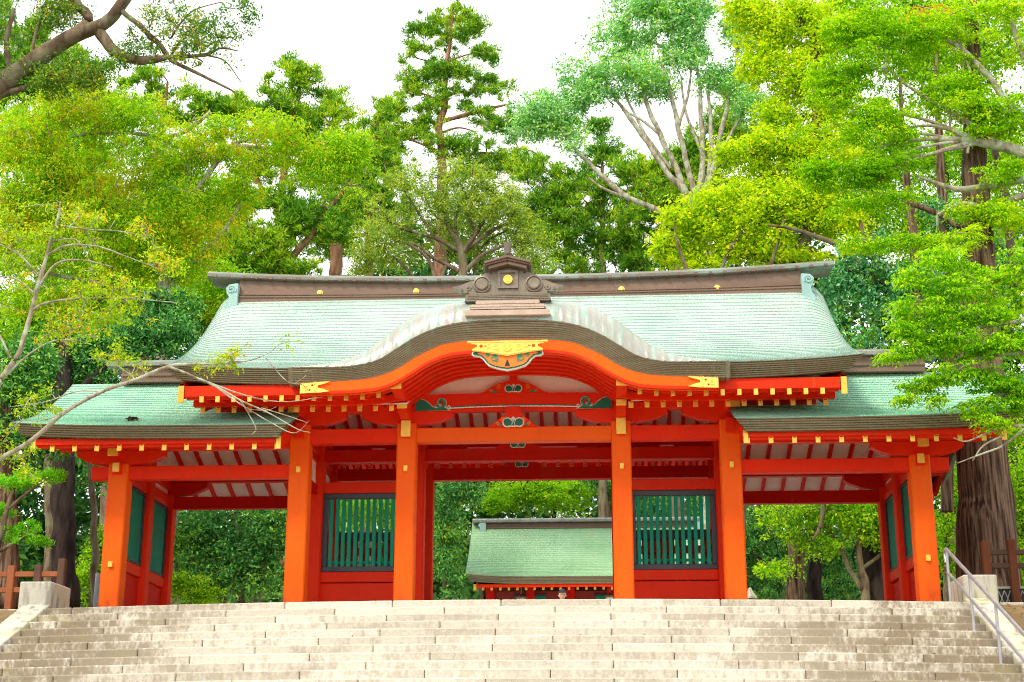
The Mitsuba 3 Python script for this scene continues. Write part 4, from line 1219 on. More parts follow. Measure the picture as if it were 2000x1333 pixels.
def leaf_mesh(pos, axis, nrm, L, W, fold=.18):
    a = axis / (np.linalg.norm(axis, axis=1, keepdims=True) + 1e-9)
    b = np.cross(nrm, a)
    b /= np.linalg.norm(b, axis=1, keepdims=True) + 1e-9
    n = np.cross(a, b)
    L, W = np.broadcast_to(L, len(pos))[:, None], np.broadcast_to(W, len(pos))[:, None]
    v = np.stack([pos - a * L * .5, pos + b * W * .5 + n * W * fold - a * L * .06, pos + a * L * .5, pos - b * W * .5 + n * W * fold - a * L * .06], 1)
    k = np.arange(len(pos))[:, None] * 4
    f = np.concatenate([k + [[0, 2, 1]], k + [[0, 3, 2]]], 1).reshape(-1, 3)
    return v.reshape(-1, 3), f


def step_top(x, y):
    k = np.ceil((STAIR_Y - y) / RUN)
    return arch(x) - np.maximum(k, 0) * RISE


rng = np.random.default_rng(31)
gh = lambda x, y: ground_height(x, y)
lv = [litter(900, (7.8, 10.5), (-8, -.6), gh, .085, rng), litter(700, (-10.5, -8.1), (-8, -.6), gh, .085, rng),
      litter(70, (-7.4, -5.0), (-5.6, -1.4), step_top, .06, rng), litter(70, (4.6, 7.1), (-5.6, -1.4), step_top, .06, rng), litter(40, (-5, 4.6), (-5.6, -1.4), step_top, .05, rng)]
v, f = cat(*lv)
nl = len(v) // 4
pal = np.array([(.34, .16, .05), (.42, .25, .07), (.22, .10, .04), (.36, .33, .07)])
add('fallen_leaves', (v, f), 'leaf_soft', color=np.repeat(pal[rng.integers(0, 4, nl)] * rng.uniform(.7, 1.2, (nl, 1)), 4, axis=0))
labels['fallen_leaves'] = {'label': 'dry brown leaves scattered beside and on the stone steps', 'category': 'leaves', 'kind': 'stuff'}
# a clump of dead leaves caught on the lower left roof
q = at(258, 806, -.55)
wz = lambda x, y: wing_z(x, WING_SPAN - np.abs(y - YC))
n = 26
x, y = q[0] + rng.normal(0, .05, n), q[1] + rng.normal(0, .05, n)
v, f = leaf_mesh(np.stack([x, y, wz(x, y) + .03 + rng.uniform(0, .03, n)], -1), rng.normal(size=(n, 3)) * [1, 1, .4], np.array([0, 0, 1.0]) + rng.normal(size=(n, 3)) * .5, .09 * np.ones(n), .05 * np.ones(n))
add('leaf_clump', (v, f), 'leaf_soft', color=np.tile((.07, .045, .028), (len(v), 1)))
labels['leaf_clump'] = {'label': 'small dark clump of dead leaves lying on the lower left roof', 'category': 'leaves'}

# ------------------------------------------------------------------ trees
SPECIES = {
    # L, W leaf size; n leaves per cluster; rc cluster radius; flat: vertical squash; layers: coverage; cols: palette; droop; gap: threshold of the noise that leaves holes
    'cherry': dict(L=.085, W=.036, n=16, rc=.16, flat=.7, layers=1.0, cols=[(.17, .29, .012), (.30, .39, .015), (.42, .40, .02), (.46, .22, .02)], w=[.50, .38, .10, .02], droop=.5, gap=.44, m='leaf_soft', twig=.0055),
    'zelkova': dict(L=.13, W=.048, n=30, rc=.30, flat=.65, layers=2.3, cols=[(.13, .27, .010), (.24, .39, .012), (.38, .46, .015), (.40, .27, .02)], w=[.34, .38, .23, .05], droop=.7, gap=.40, m='leaf_soft', twig=.008),
    'camphor_dark': dict(L=.10, W=.048, n=26, rc=.26, flat=.7, layers=1.7, cols=[(.05, .14, .02), (.11, .22, .025), (.24, .31, .02), (.30, .22, .02)], w=[.40, .36, .17, .07], droop=.2, gap=.45, m='leaf_gloss', twig=.008),
    'pine': dict(L=.26, W=.05, n=30, rc=.22, flat=.7, layers=1.5, dens=.60, grow=(1.12, 1.6), cols=[(.05, .16, .018), (.13, .26, .018), (.26, .38, .022), (.36, .42, .025)], w=[.3, .36, .24, .1], droop=-.9, gap=.46, m='leaf_soft', twig=.014),
    'olive': dict(L=.11, W=.042, n=34, rc=.28, flat=.7, layers=1.5, cols=[(.12, .20, .03), (.22, .29, .035), (.36, .40, .04), (.15, .27, .05)], w=[.36, .32, .2, .12], droop=.1, gap=.42, m='leaf_soft', twig=.009),
    'camphor': dict(grow=(1.2, 1.25), L=.15, W=.066, n=30, rc=.33, flat=.72, layers=1.9, cols=[(.09, .23, .07), (.19, .38, .14), (.34, .54, .27), (.27, .44, .05)], w=[.3, .38, .2, .12], droop=.2, gap=.42, m='leaf_gloss', twig=.011),
    'ginkgo': dict(L=.12, W=.085, n=30, rc=.30, flat=.6, layers=2.4, cols=[(.22, .34, .008), (.36, .46, .010), (.48, .55, .012), (.17, .30, .012)], w=[.3, .38, .2, .12], droop=.4, gap=.38, m='leaf_soft', twig=.009),
    'maple': dict(L=.090, W=.044, n=40, rc=.27, flat=.22, layers=2.2, cols=[(.10, .24, .005), (.19, .35, .006), (.30, .46, .008), (.38, .48, .010)], w=[.3, .38, .24, .08], droop=.55, gap=.43, m='leaf_soft', twig=.007),
    'maple_near': dict(L=.080, W=.038, n=40, rc=.22, flat=.20, layers=2.1, cols=[(.08, .22, .006), (.16, .33, .007), (.27, .45, .009), (.36, .48, .010)], w=[.3, .38, .24, .08], droop=.6, gap=.46, m='leaf_soft', twig=.006),
    'evergreen': dict(L=.13, W=.062, n=28, rc=.30, flat=.7, layers=2.2, cols=[(.025, .10, .025), (.06, .19, .045), (.12, .29, .07), (.18, .32, .035)], w=[.36, .36, .2, .08], droop=.3, gap=.41, m='leaf_gloss', twig=.009),
    'ivy': dict(dens=.75, L=.13, W=.075, n=26, rc=.28, flat=.8, layers=1.9, cols=[(.035, .14, .055), (.08, .25, .10), (.16, .36, .18), (.17, .34, .03)], w=[.28, .32, .2, .2], droop=.5, gap=.46, m='leaf_gloss', twig=.009),
    'fresh': dict(L=.12, W=.06, n=28, rc=.30, flat=.6, layers=2.0, cols=[(.12, .27, .012), (.22, .38, .012), (.34, .46, .015), (.06, .17, .02)], w=[.3, .36, .2, .14], droop=.4, gap=.38, m='leaf_soft', twig=.009),
    'topiary': dict(dens=.45, L=.085, W=.026, n=44, rc=.11, flat=.7, layers=2.2, cols=[(.08, .26, .012), (.14, .36, .015), (.2, .44, .02)], w=[.34, .4, .26], droop=-.6, gap=.42, m='leaf_soft', twig=.006),
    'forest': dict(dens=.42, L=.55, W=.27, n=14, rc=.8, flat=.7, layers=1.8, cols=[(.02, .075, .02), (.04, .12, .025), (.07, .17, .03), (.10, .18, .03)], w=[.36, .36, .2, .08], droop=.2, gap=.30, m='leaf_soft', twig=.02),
}
LEAVES = [0]
DENS = 4.3
FINE = .84
VIVID = 2.1


def clusters(blobs, Y, sp, rng, seed):
    C, D = [], []
    for bl in blobs:
        x, y, rx, ry = bl[:4]
        dy = bl[4] if len(bl) > 4 else 0.0
        dens = bl[5] if len(bl) > 5 else 1.0
        c = at(x, y, Y + dy)
        s = FOCAL / (Y + dy - CAM[1]) * .96
        rx, ry = rx * sp.get('grow', (1, 1))[0], ry * sp.get('grow', (1, 1))[1]
        R = np.array([rx / s, .85 * (rx + ry) / 2 / s, ry / s])
        n = int(DENS * sp.get('dens', 1) * dens * sp['layers'] * rx * ry / s / s / (sp['rc'] ** 2 * .42)) + 2
        d = rng.normal(size=(n, 3))
        d /= np.linalg.norm(d, axis=1, keepdims=True)
        r = rng.uniform(0, 1, n) ** (1 / 2.3)
        stray = rng.uniform(size=n) < .16                         # sprigs that stick out of the crown
        r = np.where(stray, rng.uniform(1.0, 1.27, n), r)
        p = c + d * r[:, None] * R * (1 + .25 * (meshkit.noise(d * 2.3 + x, seed)[:, None] - .4))
        keep = meshkit.fbm(p / (sp['rc'] * 3.2), 2, seed + 11) > sp['gap']
        C.append(p[keep])
        D.append(((p - c) / R)[keep])
    return np.vstack(C), np.vstack(D)


def foliage(C, D, sp, rng, seed, tone=0.0):
    K, n = len(C), int(sp['n'] * 1.38)
    rc = sp['rc'] * rng.uniform(.45, 1.5, K)
    g = rng.normal(size=(K, n, 3))
    g /= np.linalg.norm(g, axis=2, keepdims=True)
    g *= (rng.uniform(0, 1, (K, n)) ** .45)[..., None]
    off = g * rc[:, None, None] * np.array([1, 1, sp['flat']])
    if sp['droop'] > .5:                                         # sprays hang out and down
        off[..., 2] -= .30 * (off[..., 0] ** 2 + off[..., 1] ** 2) / rc[:, None]
    pos = (C[:, None] + off).reshape(-1, 3)
    out = (off / (np.linalg.norm(off, axis=2, keepdims=True) + 1e-6)).reshape(-1, 3)
    ax = out * .9 + rng.normal(size=pos.shape) * .55
    ax[:, 2] -= sp['droop'] * .8
    nr = rng.normal(size=pos.shape) * .6 + [0, -.25, .9] + out * .35
    if sp['droop'] < -.5:
        nr = rng.normal(size=pos.shape)
    L = FINE * sp['L'] * rng.uniform(.5, 1.35, len(pos))
    v, f = leaf_mesh(pos, ax, nr, L, FINE * sp['W'] * rng.uniform(.7, 1.2, len(pos)))
    pal = np.array(sp['cols'])
    cw = np.array(sp['w']) / sum(sp['w'])
    patch = meshkit.fbm(C / 1.1, 3, seed + 5)                     # neighbouring twigs share a tone
    shift = (patch - .5) * 2.3 + rng.normal(0, .16, K)
    cum = np.cumsum(cw)
    u = np.clip(np.repeat(shift, n) * .5 + rng.uniform(0, 1, K * n) + tone, 0, .999)
    i = np.searchsorted(cum, u)
    col = VIVID * pal[np.clip(i, 0, len(pal) - 1)] * rng.uniform(.80, 1.22, (K * n, 1))
    LEAVES[0] += K * n
    return (v, f), np.repeat(col, 4, axis=0)


def limbs_tree(lines, Y, sides=8, rough=.35, seed=0):
    """Branches drawn as [(x, y, r_px[, dY]), ...]: meshes and the points that twigs may grow from."""
    out, pts, rad = [], [], []
    for i, ln in enumerate(lines):
        P = []
        for q in ln:
            yy = Y + (q[3] if len(q) > 3 else 0.0)
            c = at(q[0], q[1], yy)
            P.append([*c, q[2] * (yy - CAM[1]) / FOCAL])
        P = smooth_line(P, 7)
        wig = (meshkit.noise(P[:, :3] * 2.2 + i, seed)[:, None] - .5) * np.minimum(P[:, 3:], .10) * .9
        P[:, :3] += wig
        big = P[:, 3].max()
        if big > .3:
            q = np.linspace(0, 1, 60)
            P = np.stack([np.interp(q, np.linspace(0, 1, len(P)), P[:, c]) for c in range(4)], 1)
        out.append(tube(P[:, :3], np.maximum(P[:, 3], .004), sides if big < .15 else 20 if big < .3 else 64, True, rough if big < .15 else .16 if big < .3 else -.11, seed + i))
        pts.append(P[:, :3]); rad.append(P[:, 3])
    return out, np.vstack(pts), np.concatenate(rad)


def twigs(C, base, rng, r0, keep=1.0, sides=4):
    """Thin branches that join every cluster to the nearest limb or earlier twig."""
    if keep < 1:
        C = C[rng.uniform(size=len(C)) < keep]
    from scipy.spatial import cKDTree
    d0, _ = cKDTree(base).query(C)
    C = C[np.argsort(d0)]
    nodes = [*base[::3]]
    arr = np.array(nodes + [np.zeros(3)] * len(C))
    n = len(nodes)
    par = np.zeros(len(C), int)
    for i, c in enumerate(C):
        d = ((arr[:n] - c) ** 2).sum(1)
        k = int(np.argmin(d))
        par[i] = k
        arr[n] = c
        n += 1
    nb = len(nodes)
    load = np.ones(n)
    for i in range(len(C) - 1, -1, -1):
        load[par[i]] += load[nb + i]
    out = []
    for i, c in enumerate(C):
        a = arr[par[i]]
        m = (a + c) / 2 + rng.normal(size=3) * .07 * np.linalg.norm(c - a) + [0, 0, .06 * np.linalg.norm(c - a)]
        ra = r0 * min(load[par[i]], 60) ** .38 if par[i] >= nb else r0 * min(load[nb + i] + 1, 60) ** .38
        out.append(tube([a, m, c], [ra, .8 * ra, r0 * .7], sides, False))
    return cat(*out) if out else None


def tree(name, label, category, Y, sp_name, blobs, lines, bark_m, seed, group=None, twig_keep=.6, tone=0.0, crown='crown', parts=('trunk', 'limb'), **over):
    rng = np.random.default_rng(seed)
    sp = {**SPECIES[sp_name], **over}
    t = thing(name, label, category, group)
    C, D = clusters(blobs, Y, sp, rng, seed)
    ms, pts, rad = limbs_tree(lines, Y, seed=seed)
    for i, m in enumerate(ms):
        add(parts[0] if i == 0 else parts[1], m, bark_m, t, smooth=True)
    if twig_keep:
        tw = twigs(C, pts, rng, sp['twig'], twig_keep)
        if tw is not None:
            k = add('twigs', tw, bark_m, t)
            labels[k] = {'kind': 'stuff'}
    m, col = foliage(C, D, sp, rng, seed, tone)
    k = add(crown, m, sp['m'], t, color=np.clip(col, 0, .95))
    labels[k] = {'kind': 'stuff'}
    return t


# --- left side, near to far
tree('cherry_tree', 'pale lichen-covered tree at far left whose long bare branch reaches over the lower left roof', 'tree', -2.6, 'cherry',
     [(120, 470, 90, 40, .2, .8), (230, 490, 80, 35, .1, .8), (300, 520, 50, 25, 0, .8), (190, 560, 110, 35, 0, .55), (200, 610, 100, 30, .2, .5), (140, 660, 90, 30, .2, .5), (60, 560, 60, 60, .3, .6), (40, 450, 70, 60, .3, .7),
      (230, 700, 70, 25, .1, .6), (320, 728, 60, 16, 0, .55), (430, 700, 45, 18, 0, .6), (380, 720, 50, 12, 0, .4), (60, 800, 60, 40, .1, .6), (25, 870, 40, 40, .1, .6), (170, 420, 90, 30, .2, .6), (270, 455, 50, 20, .1, .6), (455, 690, 15, 10, 0, .8), (560, 672, 10, 8, 0, .3), (70, 920, 40, 20, 0, .5), (110, 780, 40, 25, .2, .5), (180, 640, 60, 30, .4, .5)],
     [[(-60, 1010, 10), (-45, 900, 8.5), (-20, 800, 7.3), (0, 745, 6.3), (38, 690, 5.6), (60, 610, 5), (75, 560, 4.7), (95, 485, 3.7), (112, 430, 3), (118, 395, 2)],
      [(-40, 935, 7.3), (0, 898, 5.6), (60, 862, 5), (130, 803, 4.7), (200, 765, 4.3), (265, 742, 4), (330, 716, 3.7), (390, 712, 2.6), (470, 708, 1.7), (520, 692, 1.2), (556, 664, 0.66)],
      [(330, 716, 2.6), (372, 733, 2.4), (420, 755, 2.1), (470, 782, 1.9), (520, 805, 1.4), (580, 838, 1), (606, 845, 0.66)], [(390, 740, 2), (440, 760, 1.6), (500, 778, 1.4), (560, 785, 0.94), (630, 776, 0.59)],
      [(470, 782, 1.4), (486, 810, 1.2), (500, 838, 0.8), (490, 850, 0.53)], [(420, 755, 1.6), (470, 790, 1.4), (530, 826, 1), (575, 846, 0.8), (604, 822, 0.53)], [(510, 797, 1), (560, 812, 0.85), (600, 826, 0.59)], [(486, 800, 0.85), (520, 802, 0.66), (540, 795, 0.47)],
      [(520, 700, 1), (560, 745, 1), (590, 752, 0.8), (604, 765, 0.59)], [(540, 724, 0.8), (585, 726, 0.59), (620, 722, 0.4)], [(575, 750, 0.66), (590, 740, 0.53), (598, 733, 0.33)],
      [(60, 608, 3.3), (90, 592, 2.6), (150, 584, 2), (250, 584, 1.4), (350, 592, 0.8)], [(75, 560, 3), (110, 516, 2.3), (160, 508, 1.9), (220, 522, 1.4)], [(90, 500, 2.6), (130, 480, 2.1), (190, 482, 1.9), (250, 503, 1.4), (315, 527, 0.8)], [(110, 440, 2), (170, 448, 1.6), (230, 452, 1.4), (290, 463, 0.73)],
      [(80, 545, 2), (40, 500, 1.7), (0, 478, 1.4), (-30, 470, 1.4)], [(70, 575, 2), (30, 545, 1.6), (-10, 540, 1.4)], [(10, 735, 2.6), (60, 690, 2), (110, 665, 1.4), (170, 668, 0.94)], [(20, 700, 2.6), (-10, 640, 2.4), (-40, 610, 2)], [(200, 765, 1.7), (150, 765, 1.4), (90, 785, 1), (20, 795, 0.66)], [(110, 470, 1.4), (150, 470, 1.4), (180, 520, 0.66)],
      [(265, 742, 1.4), (240, 722, 1), (210, 706, 0.8), (170, 700, 0.53)], [(290, 735, 1.2), (275, 716, 0.94), (255, 703, 0.53)], [(120, 810, 1.4), (80, 822, 1), (40, 820, 0.66)]],
     'bark_pale', 11, twig_keep=1.0)
tree('garden_pine', 'small bright green pine clipped into flat pads at the far left edge', 'pine', -.2, 'topiary', [(38, 938, 44, 15), (95, 930, 30, 10, .3), (40, 1040, 46, 20), (0, 1000, 30, 16, .2), (75, 1060, 22, 10, .2)],
     [[(-30, 1190, 9), (-10, 1090, 8), (10, 1010, 6), (25, 960, 4)], [(-8, 1080, 5), (20, 1065, 4), (45, 1050, 2)], [(10, 1000, 4), (50, 965, 3), (90, 938, 1.6)]], 'bark_brown', 12, twig_keep=.5)
tree('brown_trunk_tree', 'thick brown trunk at the left edge behind the wooden fence', 'tree', 1.6, 'evergreen', [(10, 770, 60, 50), (70, 860, 60, 40), (-20, 860, 50, 50), (60, 700, 70, 50)], [[(12, 1190, 27), (14, 1080, 23), (12, 960, 21), (10, 850, 19), (8, 720, 15)]], 'bark_cedar', 13, twig_keep=.3)
tree('dark_trunk_tree', 'dark nearly black trunk between the left fence and the left wing of the gate', 'tree', 4.5, 'evergreen', [(140, 820, 90, 50, .5), (200, 700, 110, 60, .5), (110, 700, 100, 60, 1), (300, 660, 80, 50, 1), (60, 760, 80, 50, 1), (330, 610, 60, 40, 2)],
     [[(127, 1190, 27), (126, 1080, 24), (122, 980, 23), (118, 880, 22), (122, 760, 18), (130, 640, 12)], [(122, 800, 10), (180, 740, 7), (240, 690, 4)]], 'bark_dark', 14, twig_keep=.35)
tree('slender_tree', 'slender grey-brown trunk just left of the left wing', 'tree', 5.5, 'evergreen', [(190, 830, 40, 40), (180, 930, 35, 30, 1)], [[(184, 1190, 9), (186, 1100, 8), (183, 1000, 7), (176, 900, 6), (178, 800, 5)]], 'bark_brown', 15, twig_keep=.3)
tree('zelkova_tree', 'broad yellow-green tree with autumn tints filling the left above the lower roof', 'tree', 8.0, 'zelkova',
     [(80, 260, 120, 60), (230, 235, 120, 55), (335, 320, 110, 70), (120, 370, 140, 75), (255, 425, 140, 75), (385, 420, 90, 80), (60, 470, 90, 65), (420, 320, 80, 55), (560, 275, 80, 45, -.5), (640, 300, 70, 45, -.5), (690, 285, 45, 38, -.5), (510, 245, 55, 28), (180, 510, 120, 50), (330, 510, 90, 50), (240, 600, 110, 40), (90, 320, 110, 70), (130, 200, 110, 36), (420, 250, 55, 25), (470, 380, 50, 40), (90, 580, 90, 40), (620, 350, 60, 25, -.5, .7), (690, 330, 45, 22, -.5, .7), (20, 390, 60, 70)],
     [[(330, 1190, 22), (328, 1000, 20), (322, 800, 18), (310, 640, 16), (330, 520, 13), (350, 400, 9), (370, 320, 6), (380, 270, 4)],
      [(322, 520, 9), (250, 430, 7), (180, 360, 5), (120, 310, 3)], [(345, 430, 7), (400, 350, 6), (450, 288, 5.5), (500, 268, 3), (530, 255, 2)], [(370, 302, 4.5), (420, 292, 5), (470, 286, 5), (560, 297, 3.6), (610, 325, 3), (660, 358, 2.4), (715, 365, 1.5)], [(470, 286, 3.5), (540, 305, 3), (600, 330, 2.6), (640, 362, 1.6)],
      [(140, 268, 2.5), (180, 262, 3.5), (240, 258, 4.4), (300, 266, 4.2), (350, 262, 5), (385, 240, 5), (412, 218, 3.6)], [(160, 262, 2), (200, 245, 1.8), (240, 232, 1.2)], [(310, 600, 7), (220, 560, 5), (120, 540, 3.5), (40, 520, 2.5)], [(330, 560, 6), (420, 470, 4), (470, 400, 2.5)]],
     'bark_pale', 16, twig_keep=.30)
tree('camphor_tree', 'old dark-limbed evergreen reaching into the sky in the upper left corner', 'tree', 5.0, 'camphor_dark',
     [(40, 60, 80, 50, 0, 1.4), (115, 20, 60, 36, 0, 1.3), (60, 130, 80, 36, 0, 1.3), (160, 150, 70, 26, 0, .8), (330, 30, 90, 36, 0, .55), (410, 60, 70, 40, 0, .6), (270, 80, 50, 36, 0, .5), (210, 125, 60, 36, 0, .8), (470, 20, 36, 22, 0, .55), (20, 20, 50, 30), (0, 100, 40, 60), (370, 90, 60, 26, 0, .6), (300, 5, 70, 25, 0, .6), (520, 98, 18, 12, 0, .5), (110, 170, 90, 22), (445, 115, 40, 18, 0, .35), (330, 130, 60, 16, 0, .5)],
     [[(-160, 420, 40), (-90, 290, 34), (-30, 195, 28), (40, 142, 23), (95, 100, 19), (150, 68, 17), (200, 48, 14), (232, 15, 13), (262, -30, 11)],
      [(150, 66, 12), (172, 36, 11), (145, 5, 10), (120, -25, 9)], [(185, 58, 12), (205, 85, 12), (228, 104, 12), (262, 118, 11), (300, 116, 9), (335, 112, 6), (400, 108, 4), (430, 95, 2.5), (465, 100, 1.5)],
      [(240, 22, 6), (275, 50, 6), (305, 80, 6), (330, 115, 5), (365, 133, 4.4), (410, 155, 3.2), (440, 170, 2.6), (465, 184, 1.8)], [(400, 108, 2), (440, 120, 1.6), (470, 160, 1)], [(335, 75, 2.2), (350, 50, 2), (380, 20, 1.5), (430, 5, 1)], [(-20, 190, 10), (40, 175, 7), (90, 160, 4), (140, 160, 2.4)], [(20, 150, 8), (15, 80, 6), (25, 20, 5)], [(60, 130, 5), (70, 70, 4), (85, 20, 3)],
      [(330, 115, 3), (345, 92, 2.4), (362, 66, 1.6), (400, 40, 1)], [(375, 110, 2), (395, 122, 1.8), (375, 133, 1)]],
     'bark_brown', 17, twig_keep=.55)
PINES = 'dark green pines rising behind the gate'
tree('pine_tree', 'bushy pine with reddish trunk behind the left end of the main roof', 'pine', 18.0, 'pine',
     [(590, 135, 40, 22), (558, 172, 48, 20), (628, 182, 42, 20), (540, 212, 48, 18), (655, 222, 36, 18), (595, 222, 46, 22), (505, 330, 40, 22), (450, 470, 60, 36), (520, 495, 60, 36), (480, 420, 60, 32), (430, 540, 50, 34), (600, 425, 48, 26), (560, 455, 50, 28), (655, 440, 40, 26), (470, 560, 44, 24), (590, 530, 46, 18), (540, 530, 34, 18), (560, 270, 60, 24), (630, 270, 50, 20), (600, 340, 50, 22), (530, 390, 50, 26), (680, 400, 36, 20), (400, 600, 50, 30), (440, 630, 50, 30)],
     [[(566, 1190, 17), (560, 800, 15), (556, 560, 13), (546, 440, 11), (556, 330, 8), (578, 210, 5), (592, 120, 2.5)], [(552, 520, 8), (600, 470, 7), (640, 412, 6), (668, 378, 5), (690, 350, 3)], [(548, 420, 6), (520, 385, 5), (500, 345, 4), (486, 320, 2.5)], [(550, 470, 5), (500, 455, 4), (450, 460, 2.5)], [(552, 360, 4), (610, 345, 2.5)], [(556, 540, 5), (480, 540, 4), (420, 545, 2.5)], [(570, 250, 3), (640, 225, 1.6)]], 'bark_pine', 18, PINES, .35)
tree('pine_tree', 'pine with a bare reddish trunk showing above the lower left roof', 'pine', 20.0, 'pine',
     [(330, 168, 56, 20), (300, 152, 44, 14), (280, 200, 56, 20), (352, 200, 44, 18), (250, 165, 30, 14), (420, 205, 50, 16), (470, 215, 44, 18), (260, 560, 60, 34), (310, 560, 50, 30), (230, 610, 50, 30), (350, 220, 40, 18), (220, 200, 40, 18)],
     [[(280, 1190, 17), (278, 700, 14), (284, 600, 13), (292, 480, 11), (304, 330, 8), (318, 220, 5), (328, 160, 2.5)]], 'bark_pine', 19, PINES, .4)
tree('pine_tree', 'tallest pine, a slim open spire against the white sky above the middle of the roof', 'pine', 30.0, 'pine',
     [(885, 12, 18, 8), (836, 20, 17, 7), (870, 35, 38, 10), (908, 30, 24, 9), (805, 55, 22, 9), (845, 60, 38, 12), (900, 60, 38, 11), (934, 46, 18, 11), (830, 95, 38, 12), (880, 100, 42, 14), (938, 100, 28, 10), (797, 110, 22, 10), (846, 130, 38, 12), (955, 120, 18, 9), (822, 150, 38, 12), (900, 140, 38, 12), (958, 155, 18, 7), (802, 175, 32, 12), (870, 175, 38, 14), (930, 180, 30, 12), (784, 200, 28, 10), (840, 205, 32, 12), (918, 205, 26, 10), (984, 174, 24, 12), (990, 202, 18, 9), (820, 240, 42, 14), (762, 215, 30, 12), (980, 240, 32, 14), (956, 228, 34, 12), (745, 270, 46, 18), (800, 270, 46, 16), (862, 290, 46, 16), (930, 290, 46, 16), (990, 290, 36, 18), (1010, 330, 36, 22), (760, 330, 46, 22), (1048, 300, 20, 12), (940, 330, 46, 14)],
     [[(812, 1190, 17), (818, 900, 15), (848, 620, 13), (864, 430, 12), (862, 300, 9), (857, 252, 8), (868, 215, 7), (868, 180, 6.5), (876, 100, 4.5), (882, 50, 3), (886, 8, 1.6)], [(866, 236, 5), (900, 228, 4.5), (945, 215, 4), (990, 205, 2), (1005, 202, 1.4)], [(945, 215, 2.5), (960, 228, 2), (975, 240, 1.3)], [(858, 255, 4), (838, 230, 4), (838, 205, 3), (850, 192, 2)], [(862, 260, 3), (895, 250, 2), (930, 258, 1.2)], [(868, 190, 3), (900, 180, 2), (935, 182, 1.2)], [(866, 200, 2.6), (830, 185, 2), (800, 178, 1.2)], [(872, 140, 2.4), (840, 122, 1.8), (805, 112, 1)], [(874, 120, 2.2), (910, 108, 1.6), (945, 100, 1)], [(866, 300, 3), (820, 280, 2.4), (760, 262, 1.4)], [(866, 310, 3), (930, 300, 2.4), (1000, 300, 1.4)], [(878, 70, 1.8), (840, 62, 1.4), (805, 56, .8)], [(879, 62, 1.6), (905, 56, 1.2), (934, 46, .8)]], 'bark_pine', 20, PINES, .5)
tree('pine_tree', 'round-shouldered pine left of the tallest pine, above the left roof ridge', 'pine', 25.0, 'pine',
     [(738, 226, 34, 16), (705, 244, 32, 14), (760, 205, 22, 10), (720, 275, 46, 18), (690, 310, 44, 22), (745, 315, 40, 20), (670, 350, 46, 24), (735, 365, 46, 24), (700, 400, 50, 26), (650, 400, 40, 24), (700, 450, 56, 26), (640, 470, 44, 26), (770, 400, 36, 24)],
     [[(712, 1190, 13), (716, 700, 11), (720, 450, 8), (728, 330, 5), (738, 215, 2)], [(655, 545, 13, -3), (656, 500, 13, -3), (662, 470, 11, -3), (690, 462, 6, -3), (740, 455, 3, -3)], [(720, 400, 4), (680, 370, 3), (660, 350, 2)], [(726, 350, 3), (756, 320, 2)]], 'bark_pine', 21, PINES, .35)
tree('conifer_tree', 'slim dark green conifer between the olive tree and the camphor stems', 'conifer', 23.0, 'pine',
     [(1172, 250, 22, 14), (1178, 290, 30, 14), (1195, 325, 40, 14), (1150, 345, 36, 16), (1190, 375, 46, 16), (1130, 385, 46, 20), (1180, 420, 60, 20), (1110, 430, 50, 20), (1200, 470, 60, 22), (1120, 480, 60, 24), (1060, 460, 40, 24), (1046, 335, 36, 22), (1075, 385, 40, 22), (1040, 420, 36, 22), (1095, 345, 24, 14), (1150, 520, 70, 20), (1250, 500, 50, 24)],
     [[(1178, 1190, 9), (1178, 700, 8), (1177, 450, 6), (1175, 330, 3.5), (1172, 235, 1.5)], [(1177, 470, 2.5), (1130, 450, 2), (1100, 445, 1.2)], [(1177, 400, 2.2), (1200, 380, 1.6), (1220, 375, 1)]], 'bark_brown', 22, None, .4, -.16)
tree('pine_tree', 'mid-green pine with dense crown behind the fan of camphor stems', 'pine', 22.0, 'pine',
     [(1232, 330, 40, 22), (1300, 330, 50, 26), (1285, 385, 60, 28), (1340, 300, 40, 36), (1250, 420, 46, 26), (1420, 240, 40, 30), (1380, 330, 46, 34), (1330, 420, 60, 30), (1440, 180, 36, 24), (1290, 450, 60, 26), (1470, 260, 40, 26)],
     [[(1325, 1190, 14), (1325, 700, 12), (1328, 480, 9), (1345, 330, 5), (1400, 220, 2.5)], [(1328, 460, 5), (1270, 400, 3), (1235, 350, 2)]], 'bark_brown', 23, PINES, .3)
